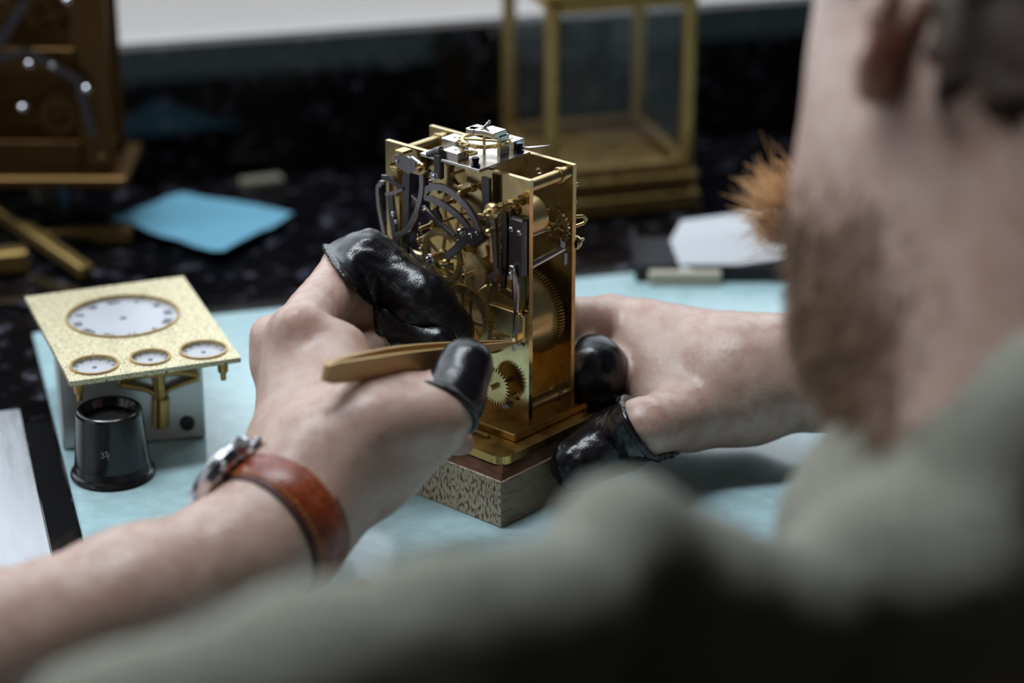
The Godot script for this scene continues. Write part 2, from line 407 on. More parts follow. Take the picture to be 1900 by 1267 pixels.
# ------------------------------------------------------------------ smooth bodies: tapered bones joined in a distance field, meshed as surface nets
class Field:
	var o := Vector3.ZERO
	var h := 0.003
	var nx := 0
	var ny := 0
	var nz := 0
	var d := PackedFloat32Array()

	func _init(lists: Array, cell: float, grow := 0.0) -> void:
		h = cell
		var lo := Vector3.ONE * 1e9
		var hi := -lo
		for bones in lists:
			for b in bones:
				for e in [0, 4]:
					var p := Vector3(b[e], b[e + 1], b[e + 2])
					var r: float = b[e + 3] + b[8] * 0.3 + grow + cell * 3.0
					lo = lo.min(p - Vector3.ONE * r)
					hi = hi.max(p + Vector3.ONE * r)
		o = lo
		var s := ((hi - lo) / cell).ceil()
		nx = int(s.x) + 1; ny = int(s.y) + 1; nz = int(s.z) + 1
		d.resize(nx * ny * nz)
		d.fill(1.0)
		for bones in lists:
			for b in bones:
				bone(b, grow)

	func bone(b: Array, grow: float) -> void:
		var p := Vector3(b[0], b[1], b[2])
		var q := Vector3(b[4], b[5], b[6])
		var r0: float = b[3] + grow
		var r1: float = b[7] + grow
		var k: float = b[8]
		var m := Vector3.ONE * (maxf(r0, r1) + k + h * 2.0)
		var lo := ((p.min(q) - m - o) / h).floor().max(Vector3.ZERO)
		var hi := ((p.max(q) + m - o) / h).ceil()
		var x0 := int(lo.x); var x1 := mini(int(hi.x), nx - 1)
		var y0 := int(lo.y); var y1 := mini(int(hi.y), ny - 1)
		var z0 := int(lo.z); var z1 := mini(int(hi.z), nz - 1)
		var pq := q - p
		var l2 := maxf(pq.length_squared(), 1e-10)
		var dr := r1 - r0
		for z in range(z0, z1 + 1):
			for y in range(y0, y1 + 1):
				var w := Vector3(o.x + x0 * h, o.y + y * h, o.z + z * h) - p
				var i := x0 + nx * (y + ny * z)
				for x in range(x0, x1 + 1):
					var t := clampf(w.dot(pq) / l2, 0.0, 1.0)
					var s := (w - pq * t).length() - r0 - dr * t
					var a := d[i]
					var e := k - absf(a - s)
					if e > 0.0:
						d[i] = minf(a, s) - e * e / (4.0 * k)
					elif s < a:
						d[i] = s
					w.x += h
					i += 1

	func keep_side(p: Vector3, n: Vector3) -> void:
		n = n.normalized()
		var i := 0
		for z in nz:
			for y in ny:
				var w := (Vector3(o.x, o.y + y * h, o.z + z * h) - p).dot(n)
				for x in nx:
					d[i] = maxf(d[i], -w)
					w += h * n.x
					i += 1

	# cut by a plane; ragged edges by noise, or a rolled rim along the cut
	func cut(p: Vector3, n: Vector3, ragged: FastNoiseLite, amp: float, rim: float) -> void:
		n = n.normalized()
		var i := 0
		for z in nz:
			for y in ny:
				for x in nx:
					if d[i] < 0.02:
						var q := Vector3(o.x + x * h, o.y + y * h, o.z + z * h)
						var w := (q - p).dot(n)
						if ragged:
							w += amp * ragged.get_noise_3dv(q)
						var e := maxf(d[i], -w)
						if rim > 0.0:
							var c := Vector2(w, d[i]).length() - rim
							e = minf(e, c)
						d[i] = e
					i += 1

	func rough(f: FastNoiseLite, amp: float, stretch: Vector3, band := 0.012) -> void:
		var i := 0
		for z in nz:
			for y in ny:
				for x in nx:
					if absf(d[i]) < band:
						d[i] += amp * f.get_noise_3d((o.x + x * h) * stretch.x, (o.y + y * h) * stretch.y, (o.z + z * h) * stretch.z)
					i += 1

	func into(mb: MB) -> void:
		var at := PackedInt32Array()
		at.resize(nx * ny * nz)
		at.fill(-1)
		var pos := PackedVector3Array()
		var off := [0, 1, nx, nx + 1, nx * ny, nx * ny + 1, nx * ny + nx, nx * ny + nx + 1]
		var cor := [Vector3(0, 0, 0), Vector3(1, 0, 0), Vector3(0, 1, 0), Vector3(1, 1, 0), Vector3(0, 0, 1), Vector3(1, 0, 1), Vector3(0, 1, 1), Vector3(1, 1, 1)]
		var edges := [[0, 1], [2, 3], [4, 5], [6, 7], [0, 2], [1, 3], [4, 6], [5, 7], [0, 4], [1, 5], [2, 6], [3, 7]]
		var far := h * 3.0
		for z in nz - 1:
			for y in ny - 1:
				var i := nx * (y + ny * z)
				for x in nx - 1:
					if absf(d[i]) < far:
						var neg := 0
						for k in 8:
							if d[i + off[k]] < 0.0:
								neg += 1
						if neg > 0 and neg < 8:
							var s := Vector3.ZERO
							var m := 0
							for e in edges:
								var a := d[i + off[e[0]]]
								var b := d[i + off[e[1]]]
								if (a < 0.0) != (b < 0.0):
									s += (cor[e[0]] as Vector3).lerp(cor[e[1]], a / (a - b))
									m += 1
							at[i] = pos.size()
							pos.append(o + (Vector3(x, y, z) + s / m) * h)
					i += 1
		var nor := PackedVector3Array()
		nor.resize(pos.size())
		var quads := PackedInt32Array()
		var sy := nx
		var sz := nx * ny
		for z in range(1, nz - 1):
			for y in range(1, ny - 1):
				var i := 1 + nx * (y + ny * z)
				for x in range(1, nx - 1):
					if at[i] >= 0:
						var a := d[i] < 0.0
						if a != (d[i + 1] < 0.0):
							quads.append_array([i - sy - sz, i - sz, i, i - sy] if a else [i - sy - sz, i - sy, i, i - sz])
						if a != (d[i + sy] < 0.0):
							quads.append_array([i - 1 - sz, i - 1, i, i - sz] if a else [i - 1 - sz, i - sz, i, i - 1])
						if a != (d[i + sz] < 0.0):
							quads.append_array([i - 1 - sy, i - sy, i, i - 1] if a else [i - 1 - sy, i - 1, i, i - sy])
					i += 1
		for q in range(0, quads.size(), 4):
			var i0 := at[quads[q]]; var i1 := at[quads[q + 1]]; var i2 := at[quads[q + 2]]; var i3 := at[quads[q + 3]]
			if i0 < 0 or i1 < 0 or i2 < 0 or i3 < 0:
				continue
			var g := (pos[i2] - pos[i0]).cross(pos[i3] - pos[i1])
			nor[i0] += g; nor[i1] += g; nor[i2] += g; nor[i3] += g
		# the normals point out of the body: the way the field grows
		for q in range(0, quads.size(), 4):
			var i0 := at[quads[q]]; var i1 := at[quads[q + 1]]; var i2 := at[quads[q + 2]]; var i3 := at[quads[q + 3]]
			if i0 < 0 or i1 < 0 or i2 < 0 or i3 < 0:
				continue
			mb.tri(pos[i0], pos[i1], pos[i2], nor[i0], nor[i1], nor[i2])
			mb.tri(pos[i0], pos[i2], pos[i3], nor[i0], nor[i2], nor[i3])


# ------------------------------------------------------------------ naming and materials
func obj(called: String, mb: MB, material: Material, parent: Node = self) -> MeshInstance3D:
	var o := MeshInstance3D.new()
	o.name = called
	o.mesh = mb.mesh()
	o.material_override = null
	o.mesh.surface_set_material(0, material)
	parent.add_child(o, true)
	return o


func thing(called: String, label: String, category: String, at := Vector3.ZERO, turn := 0.0) -> Node3D:
	var o := Node3D.new()
	o.name = called
	add_child(o, true)
	o.position = at
	o.rotation.y = turn
	return tag(o, label, category)


func tag(o: Node3D, label: String, category: String, group := "") -> Node3D:
	o.set_meta("label", label)
	o.set_meta("category", category)
	if group:
		o.set_meta("group", group)
	return o


func structure(o: Node3D) -> Node3D:
	o.set_meta("kind", "structure")
	return o


func noise_tex(frequency: float, colors: Array, stops: Array, seeded := 1, kind := FastNoiseLite.TYPE_SIMPLEX_SMOOTH, octaves := 4, size := 512) -> NoiseTexture2D:
	var f := FastNoiseLite.new()
	f.noise_type = kind
	f.frequency = frequency
	f.seed = seeded
	f.fractal_octaves = octaves
	var t := NoiseTexture2D.new()
	t.width = size
	t.height = size
	t.seamless = true
	t.noise = f
	var g := Gradient.new()
	g.offsets = PackedFloat32Array(stops)
	g.colors = PackedColorArray(colors)
	t.color_ramp = g
	return t


func mat(called: String, color: Color, rough := 0.5, metal := 0.0) -> StandardMaterial3D:
	var m := StandardMaterial3D.new()
	m.resource_name = called
	m.albedo_color = color
	m.roughness = rough
	m.metallic = metal
	mats[called] = m
	return m


func triplanar(m: StandardMaterial3D, scale: Vector3, world := false) -> StandardMaterial3D:
	m.uv1_triplanar = true
	m.uv1_world_triplanar = world
	m.uv1_scale = scale
	return m


func bump(m: StandardMaterial3D, t: Texture2D, cm: float) -> StandardMaterial3D:
	m.heightmap_enabled = true
	m.heightmap_texture = t
	m.heightmap_scale = cm
	return m


func make_materials() -> void:
	var grey := [Color(0.0, 0.0, 0.0), Color(1, 1, 1)]
	var fine := noise_tex(0.06, grey, [0.0, 1.0], 5)
	# brass: handling marks and tarnish as patches
	var tarnish := noise_tex(0.012, [Color(0.90, 0.88, 0.84), Color(1, 1, 1), Color(0.96, 0.95, 0.93)], [0.2, 0.5, 0.8], 3)
	var smear := noise_tex(0.01, [Color(0.72, 0.72, 0.72), Color(0.86, 0.86, 0.86), Color(1, 1, 1)], [0.25, 0.5, 0.75], 8)
	var brass := mat("brass", Color8(198, 174, 126), 0.34, 1.0)
	brass.albedo_texture = tarnish
	brass.roughness_texture = smear
	triplanar(brass, Vector3.ONE * 10)
	var polished := mat("polished_brass", Color8(206, 184, 136), 0.18, 1.0)
	polished.albedo_texture = tarnish
	polished.roughness_texture = smear
	triplanar(polished, Vector3.ONE * 10)
	mat("tweezer_brass", Color8(186, 152, 104), 0.45, 0.6)
	mat("tarnished_brass", Color8(104, 78, 46), 0.4, 0.95)
	var dark_brass := mat("old_brass", Color8(168, 140, 86), 0.42, 0.85)
	dark_brass.albedo_texture = tarnish
	dark_brass.roughness_texture = smear
	triplanar(dark_brass, Vector3.ONE * 16)
	var wheel := mat("wheel_brass", Color8(206, 182, 132), 0.34, 0.85)
	wheel.roughness_texture = smear
	triplanar(wheel, Vector3.ONE * 14)
	mat("gilt", Color8(206, 170, 104), 0.36, 1.0).albedo_texture = tarnish
	mats.gilt.roughness_texture = smear
	triplanar(mats.gilt, Vector3.ONE * 14)
	mat("steel", Color8(150, 145, 147), 0.34, 1.0).roughness_texture = smear
	triplanar(mats.steel, Vector3.ONE * 14)
	mat("dark_steel", Color8(98, 94, 98), 0.34, 1.0)
	mat("bright_steel", Color8(205, 205, 210), 0.16, 1.0)
	mat("silver", Color8(214, 208, 198), 0.24, 1.0).roughness_texture = smear
	triplanar(mats.silver, Vector3.ONE * 30)
	mat("box_steel", Color8(188, 186, 183), 0.3, 0.6)
	var sheet := mat("sheet_metal", Color8(176, 176, 180), 0.34, 0.6)
	sheet.roughness_texture = smear
	triplanar(sheet, Vector3(30, 30, 4))
	mat("blued_steel", Color8(26, 28, 56), 0.2, 1.0)
	# granite: black with grey crystals
	var granite := mat("granite", Color.WHITE, 0.07)
	granite.albedo_texture = noise_tex(0.035, [Color8(8, 8, 10), Color8(12, 11, 14), Color8(40, 39, 46), Color8(86, 84, 94)], [0.0, 0.60, 0.76, 0.92], 21, FastNoiseLite.TYPE_SIMPLEX_SMOOTH, 5)
	granite.metallic_specular = 0.42
	granite.roughness_texture = noise_tex(0.008, [Color(0.6, 0.6, 0.6), Color(1, 1, 1)], [0.3, 0.7], 4)
	triplanar(granite, Vector3.ONE * 3.2)
	var vinyl := mat("vinyl", Color8(164, 192, 196), 0.17)
	vinyl.metallic_specular = 0.6
	vinyl.albedo_texture = noise_tex(0.01, [Color(0.95, 0.95, 0.95), Color(1, 1, 1)], [0.3, 0.7], 14)
	bump(vinyl, fine, 0.0015)
	triplanar(vinyl, Vector3.ONE * 16)
	mat("white_paint", Color8(226, 224, 224), 0.75)
	mat("grey_paint", Color8(66, 63, 61), 0.8)
	mat("floor_lino", Color8(50, 48, 46), 0.6)
	# skin
	var skin := mat("skin", Color8(184, 156, 143), 0.40)
	skin.albedo_texture = noise_tex(0.022, [Color(0.93, 0.87, 0.85), Color(0.98, 0.96, 0.955), Color(1, 1, 1)], [0.25, 0.5, 0.75], 31)
	skin.subsurf_scatter_enabled = true
	skin.subsurf_scatter_strength = 0.2
	bump(skin, noise_tex(0.09, grey, [0.2, 0.8], 33), 0.010)
	triplanar(skin, Vector3.ONE * 9)
	mat("nail", Color8(222, 178, 168), 0.3)
	mat("beard", Color8(112, 84, 60), 0.7)
	mat("hair", Color8(58, 40, 30), 0.7)
	mat("ginger", Color8(190, 138, 80), 0.55)
	mat("arm_hair", Color8(168, 136, 100), 0.6)
	var latex := mat("latex", Color8(17, 15, 20), 0.26)
	bump(latex, fine, 0.01)
	triplanar(latex, Vector3.ONE * 30)
	var cloth := mat("cloth", Color8(128, 126, 114), 0.95)
	cloth.albedo_texture = noise_tex(0.05, [Color(0.86, 0.86, 0.85), Color(1, 1, 1)], [0.25, 0.75], 41)
	cloth.rim_enabled = true
	cloth.rim = 0.3
	cloth.rim_tint = 0.6
	triplanar(cloth, Vector3.ONE * 9)
	var leather := mat("leather", Color8(142, 62, 28), 0.3)
	leather.albedo_texture = noise_tex(0.03, [Color(0.72, 0.66, 0.62), Color(1, 1, 1)], [0.3, 0.7], 51)
	bump(leather, fine, 0.02)
	triplanar(leather, Vector3.ONE * 20)
	mat("leather_edge", Color8(62, 30, 24), 0.6)
	mat("thread", Color8(176, 128, 70), 0.8)
	mat("enamel", Color8(172, 172, 177), 0.26)
	mat("ink", Color8(84, 84, 96), 0.5)
	mat("black_plastic", Color8(12, 12, 14), 0.2)
	mat("black_rubber", Color8(13, 12, 14), 0.85).metallic_specular = 0.15
	mat("white_ink", Color8(150, 150, 150), 0.6)
	var glass := mat("glass", Color(0.9, 0.95, 0.95, 0.008), 0.02)
	glass.transparency = BaseMaterial3D.TRANSPARENCY_ALPHA
	glass.metallic_specular = 0.22
	var lens := mat("lens_glass", Color(1, 1, 1, 0.02), 0.0)
	lens.transparency = BaseMaterial3D.TRANSPARENCY_ALPHA
	lens.refraction_enabled = true
	lens.refraction_scale = 0.05
	var paper := mat("blue_paper", Color8(92, 146, 168), 0.85)
	paper.backlight_enabled = true
	paper.backlight = Color(0.12, 0.2, 0.24)
	mat("white_card", Color8(215, 216, 220), 0.7)
	mat("beige_card", Color8(180, 172, 152), 0.7)
	mat("cork", Color8(104, 98, 86), 0.85)
	mat("black_cloth", Color8(22, 21, 26), 0.7)
	# engraved dial plate: gilt with dark cut lines
	var engraved := mat("engraved_brass", Color8(218, 206, 172), 0.44, 0.85)
	engraved.albedo_texture = noise_tex(0.03, [Color(1, 1, 1), Color(1, 1, 1), Color(0.30, 0.24, 0.16), Color(1, 1, 1), Color(1, 1, 1)], [0.0, 0.41, 0.5, 0.59, 1.0], 61, FastNoiseLite.TYPE_SIMPLEX_SMOOTH, 2)
	triplanar(engraved, Vector3.ONE * 40)
	# lacewood: cream with brown ray flecks; on the other face plain grain
	var fleck := mat("lacewood", Color.WHITE, 0.55)
	fleck.albedo_texture = noise_tex(0.03, [Color8(186, 172, 148), Color8(174, 158, 134), Color8(104, 76, 56), Color8(94, 66, 48)], [0.0, 0.60, 0.66, 1.0], 71, FastNoiseLite.TYPE_SIMPLEX_SMOOTH, 2)
	triplanar(fleck, Vector3(40, 17, 40))
	var grain := mat("wood_grain", Color.WHITE, 0.5)
	grain.albedo_texture = noise_tex(0.02, [Color8(120, 100, 84), Color8(154, 134, 112), Color8(138, 116, 96)], [0.25, 0.5, 0.75], 72)
	triplanar(grain, Vector3(5, 60, 5))
	var dark_wood := mat("dark_wood", Color8(98, 66, 46), 0.3)
	dark_wood.albedo_texture = noise_tex(0.02, [Color(0.7, 0.66, 0.62), Color(1, 1, 1)], [0.3, 0.7], 73)
	triplanar(dark_wood, Vector3(6, 50, 6))


# ------------------------------------------------------------------ the scene
func _ready() -> void:
	var cam := Camera3D.new()
	cam.name = "camera"
	add_child(cam)
	cam.position = Vector3(-0.00675, 0.43515, 0.88515)
	cam.rotation.x = -deg_to_rad(22.5)
	var lens := CameraAttributesPhysical.new()
	lens.frustum_focal_length = 85.0
	lens.frustum_focus_distance = 0.952
	lens.exposure_aperture = 4.5
	lens.frustum_near = 0.02
	lens.frustum_far = 20.0
	cam.attributes = lens
	cam.current = true

	var env := Environment.new()
	env.background_mode = Environment.BG_COLOR
	env.background_color = Color8(190, 200, 210)
	env.tonemap_mode = Environment.TONE_MAPPER_LINEAR
	env.tonemap_exposure = 1.0
	env.sdfgi_enabled = true
	env.ssao_enabled = true
	env.ssil_enabled = true
	var around := WorldEnvironment.new()
	around.name = "surroundings"
	around.environment = env
	add_child(around)

	make_materials()
	var bench := Transform3D(Basis(Vector3.UP, BENCH_TURN), Vector3.ZERO)
	# daylight from the wide window behind the bench
	window_light(bench, 0.72)
	side_fill(bench, 0.14)  # added fill from the left; the wall has no opening there
	ceiling_panel(bench * Vector3(-0.35, 1.62, -0.22), 2.35)

	make_room(bench)
	make_bench()
	make_movement()
	make_stand()
	make_person()
	make_watch()
	make_tweezers()
	make_dial()
	make_loupe()
	make_case()
	make_background()


func window_light(bench: Transform3D, energy: float) -> void:
	var a := AreaLight3D.new()
	a.name = "window_daylight"
	a.light_color = Color(0.90, 0.96, 1.0)
	a.light_energy = energy
	a.area_size = Vector2(1.56, 0.83)
	a.area_range = 8.0
	a.shadow_enabled = true
	add_child(a)
	a.transform = bench * Transform3D(Basis(Vector3.UP, PI), Vector3(-0.2, 0.540, -0.4535))


func side_fill(bench: Transform3D, energy: float) -> void:
	# an unseen framed panel, added on the left wall as weak fill light
	var win := Node3D.new()
	win.name = "fill_panel_2"
	add_child(win)
	win.transform = bench * Transform3D(Basis(Vector3.UP, PI / 2), Vector3(-1.835, 0.62, 0.42))
	structure(win)
	for s in [-1, 1]:
		slab("window_frame", Vector3(s * 0.62, 0, 0), Vector3(0.04, 0.98, 0.03), mats.white_paint, 0.003, win)  # frame strips round the added panel
		slab("window_frame", Vector3(0, s * 0.47, 0), Vector3(1.2, 0.04, 0.03), mats.white_paint, 0.003, win)
	var glow_mat := mat("fill_panel_glow", Color8(150, 150, 152), 0.8)
	glow_mat.emission_enabled = true
	glow_mat.emission = Color(0.96, 0.98, 1.0)
	glow_mat.emission_energy_multiplier = 0.5
	slab("glow_panel", Vector3.ZERO, Vector3(1.2, 0.9, 0.004), glow_mat, 0.0, win)  # plain glowing sheet in front of solid wall
	var a := AreaLight3D.new()
	a.name = "side_fill_light"  # fill light that goes with the added panel
	a.light_color = Color(0.96, 0.98, 1.0)
	a.light_energy = energy
	a.area_size = Vector2(1.2, 0.9)
	a.area_range = 8.0
	a.shadow_enabled = true
	win.add_child(a)
	a.transform = Transform3D(Basis(Vector3.UP, PI), Vector3(0, 0, 0.02))


func ceiling_panel(at: Vector3, energy: float) -> void:
	var t := thing("ceiling_lamp", "long white ceiling light panel above the bench", "lamp", at, BENCH_TURN)
	var m := MB.new()
	m.box(Vector3(0, 0.03, 0), Vector3(1.24, 0.04, 0.34), 0.004)
	obj("housing", m, mats.white_paint, t)
	var g := mat("lamp_diffuser", Color8(240, 240, 240), 0.6)
	g.emission_enabled = true
	g.emission = Color(0.95, 0.98, 1.0)
	g.emission_energy_multiplier = 1.0
	m = MB.new()
	m.box(Vector3(0, 0.006, 0), Vector3(1.2, 0.008, 0.3), 0.002)
	obj("diffuser", m, g, t)
	var a := AreaLight3D.new()
	a.name = "panel_light"
	a.light_color = Color(0.93, 0.97, 1.0)
	a.light_energy = energy
	a.area_size = Vector2(1.2, 0.3)
	a.area_range = 8.0
	a.shadow_enabled = true
	t.add_child(a)
	a.transform = Transform3D(Basis(Vector3.RIGHT, -PI / 2), Vector3(0, -0.002, 0))


func slab(called: String, at: Vector3, size: Vector3, material: Material, ch := 0.0, parent: Node = self) -> MeshInstance3D:
	var m := MB.new()
	m.box(Vector3.ZERO, size, ch)
	var o := obj(called, m, material, parent)
	o.position = at
	return o


func make_room(bench: Transform3D) -> void:
	# bench axes: x along the bench, -z away; the back wall has the window opening
	var back := Node3D.new()
	back.name = "wall_back"
	add_child(back)
	back.transform = bench * Transform3D(Basis(), Vector3(0, 0, -0.4545))
	structure(back)
	# opening: x -1.0..0.6, y 0.075..0.97
	slab("wall_panel", Vector3(-0.2, -0.4125, -0.06), Vector3(3.4, 0.975, 0.12), mats.white_paint, 0.0, back)
	slab("wall_panel", Vector3(-0.2, 1.335, -0.06), Vector3(3.4, 0.73, 0.12), mats.white_paint, 0.0, back)
	slab("wall_panel", Vector3(-1.45, 0.5225, -0.06), Vector3(0.9, 0.895, 0.12), mats.white_paint, 0.0, back)
	slab("wall_panel", Vector3(1.05, 0.5225, -0.06), Vector3(0.9, 0.895, 0.12), mats.white_paint, 0.0, back)
	var win := Node3D.new()
	win.name = "window_1"
	add_child(win)
	win.transform = bench * Transform3D(Basis(), Vector3(-0.2, 0.5225, -0.5))
	structure(win)
	for s in [-1, 1]:
		slab("window_frame", Vector3(s * 0.785, 0, 0), Vector3(0.03, 0.895, 0.05), mats.white_paint, 0.003, win)
	slab("window_frame", Vector3(0, 0.4325, 0), Vector3(1.54, 0.03, 0.05), mats.white_paint, 0.003, win)
	var glow_mat := mat("window_blind_glow", Color8(150, 150, 152), 0.8)
	glow_mat.emission_enabled = true
	glow_mat.emission = Color(0.98, 0.98, 0.985)
	glow_mat.emission_energy_multiplier = 0.42  # glow put in so the strip above the upstand looks brightly lit
	slab("glow_panel", Vector3(0, -0.015, 0.036), Vector3(1.54, 0.865, 0.004), glow_mat, 0.0, win)
	for w in [["wall_left", Vector3(-1.9, 0.4, 0.75), Vector3(0.1, 2.6, 2.6)], ["wall_right", Vector3(1.5, 0.4, 0.75), Vector3(0.1, 2.6, 2.6)], ["wall_front", Vector3(-0.2, 0.4, 2.05), Vector3(3.5, 2.6, 0.1)]]:
		var o := slab(w[0], Vector3.ZERO, w[2], mats.white_paint if w[0] == "wall_left" else mats.grey_paint)
		o.transform = bench * Transform3D(Basis(), w[1])
		structure(o)
	var f := slab("floor", Vector3.ZERO, Vector3(3.6, 0.1, 2.9), mats.floor_lino)
	f.transform = bench * Transform3D(Basis(), Vector3(-0.2, -0.95, 0.72))
	structure(f)
	var c := slab("ceiling", Vector3.ZERO, Vector3(3.6, 0.1, 2.9), mats.grey_paint)
	c.transform = bench * Transform3D(Basis(), Vector3(-0.2, 1.75, 0.72))
	structure(c)


func make_bench() -> void:
	var t := thing("workbench", "black granite workbench top with grey flecks under the mat", "workbench", Vector3.ZERO, BENCH_TURN)
	slab("countertop", Vector3(-0.2, -0.0165, -0.1175), Vector3(3.3, 0.03, 0.674), mats.granite, 0.002, t)
	slab("cabinet", Vector3(-0.2, -0.466, -0.14), Vector3(3.2, 0.868, 0.6), mats.grey_paint, 0.002, t)
	var b := slab("granite_upstand", Vector3.ZERO, Vector3(3.3, 0.0782, 0.0175), mats.granite, 0.0012)
	b.transform = Transform3D(Basis(Vector3.UP, BENCH_TURN), Vector3.ZERO) * Transform3D(Basis(), Vector3(-0.2, 0.0378, -0.4455))
	tag(b, "low polished black granite upstand along the foot of the white wall", "upstand")
	# work mat: left edge at x -0.1787, back edge at z -0.232
	var m := MB.new()
	m.box(Vector3(0.32, -0.0006, 0.0), Vector3(0.9974, 0.0018, 0.464), 0.0006)
	var mt := obj("work_mat", m, mats.vinyl)
	mt.rotation.y = BENCH_TURN
	tag(mt, "pale teal vinyl work mat lying under the clock and the loupe", "mat")
	m = MB.new()
	m.box(Vector3(-0.322, -0.0008, -0.01), Vector3(0.26, 0.0012, 0.27), 0.0003)
	var sh := obj("metal_sheet", m, mats.sheet_metal)
	sh.rotation.y = BENCH_TURN
	tag(sh, "pale scratched metal sheet on the bench in the lower left corner", "metal sheet")
	m = MB.new()
	m.box(Vector3(-0.1855, -0.0010, 0.03), Vector3(0.0115, 0.001, 0.32), 0.0004)
	var st := obj("bench_strip", m, mats.black_rubber)
	st.rotation.y = BENCH_TURN
	tag(st, "narrow black strip on the bench along the left edge of the teal mat", "strip")


# ------------------------------------------------------------------ the movement: a drawing in its own units, x along the front plate, y up, z into it
func mv() -> MB:
	var m := MB.new()
	m.x = Transform3D(Basis.from_scale(Vector3.ONE * U), Vector3.ZERO)
	return m


func v2(list: Array) -> Array:
	var out := []
	for i in range(0, list.size(), 2):
		out.append(Vector2(list[i], list[i + 1]))
	return out


func csg_plate(called: String, size: Vector3, centre: Vector3, cuts: Array, material: Material, parent: Node) -> void:
	# a plate with round holes and rectangular openings cut through it
	var root := CSGCombiner3D.new()
	root.name = called
	parent.add_child(root, true)
	var b := CSGBox3D.new()
	b.name = "sheet"
	b.size = size * U
	b.position = centre * U
	b.material = material
	root.add_child(b)
	for cut in cuts:
		var k: CSGShape3D
		if cut.size() == 3:
			var cy := CSGCylinder3D.new()
			cy.radius = cut[2] * U
			cy.height = 12 * U
			cy.sides = 40
			cy.rotation.x = PI / 2
			k = cy
		else:
			var bx := CSGBox3D.new()
			bx.size = Vector3(cut[2], cut[3], 12) * U
			k = bx
		k.name = "opening"
		k.set("material", material)
		k.position = Vector3(cut[0], cut[1], centre.z) * U
		k.operation = CSGShape3D.OPERATION_SUBTRACTION
		root.add_child(k, true)


func lever(called: String, t: Node, path: Array, widths: Array, z0: float, z1: float, material: Material) -> MeshInstance3D:
	var m := mv()
	m.ribbon(v2(path), widths, z0, z1)
	return obj(called, m, material, t)


func post(called: String, t: Node, at: Vector3, length: float, r: float, material: Material) -> MeshInstance3D:
	# a turned post standing out of the front plate
	var m := mv()
	m.lathe(at, Vector3(0, 0, -1), [Vector2(0, r * 1.6), Vector2(length * 0.15, r * 1.6), Vector2(length * 0.2, r), Vector2(length * 0.9, r), Vector2(length, r * 0.7), Vector2(length, 0)], 16)
	return obj(called, m, material, t)


func screw(t: Node, at: Vector3, dir: Vector3, r: float, height: float, material: Material) -> void:
	var m := mv()
	m.lathe(at, dir, [Vector2(0, r), Vector2(height * 0.75, r), Vector2(height, r * 0.8), Vector2(height, 0)], 16)
	var o := obj("screw", m, material, t)
	m = mv()
	var f := MB.frame(dir)
	m.box(at + dir.normalized() * height, Vector3(r * 1.5, r * 0.25, r * 0.1), 0.0, f)
	obj("slot", m, mats.black_plastic, o)


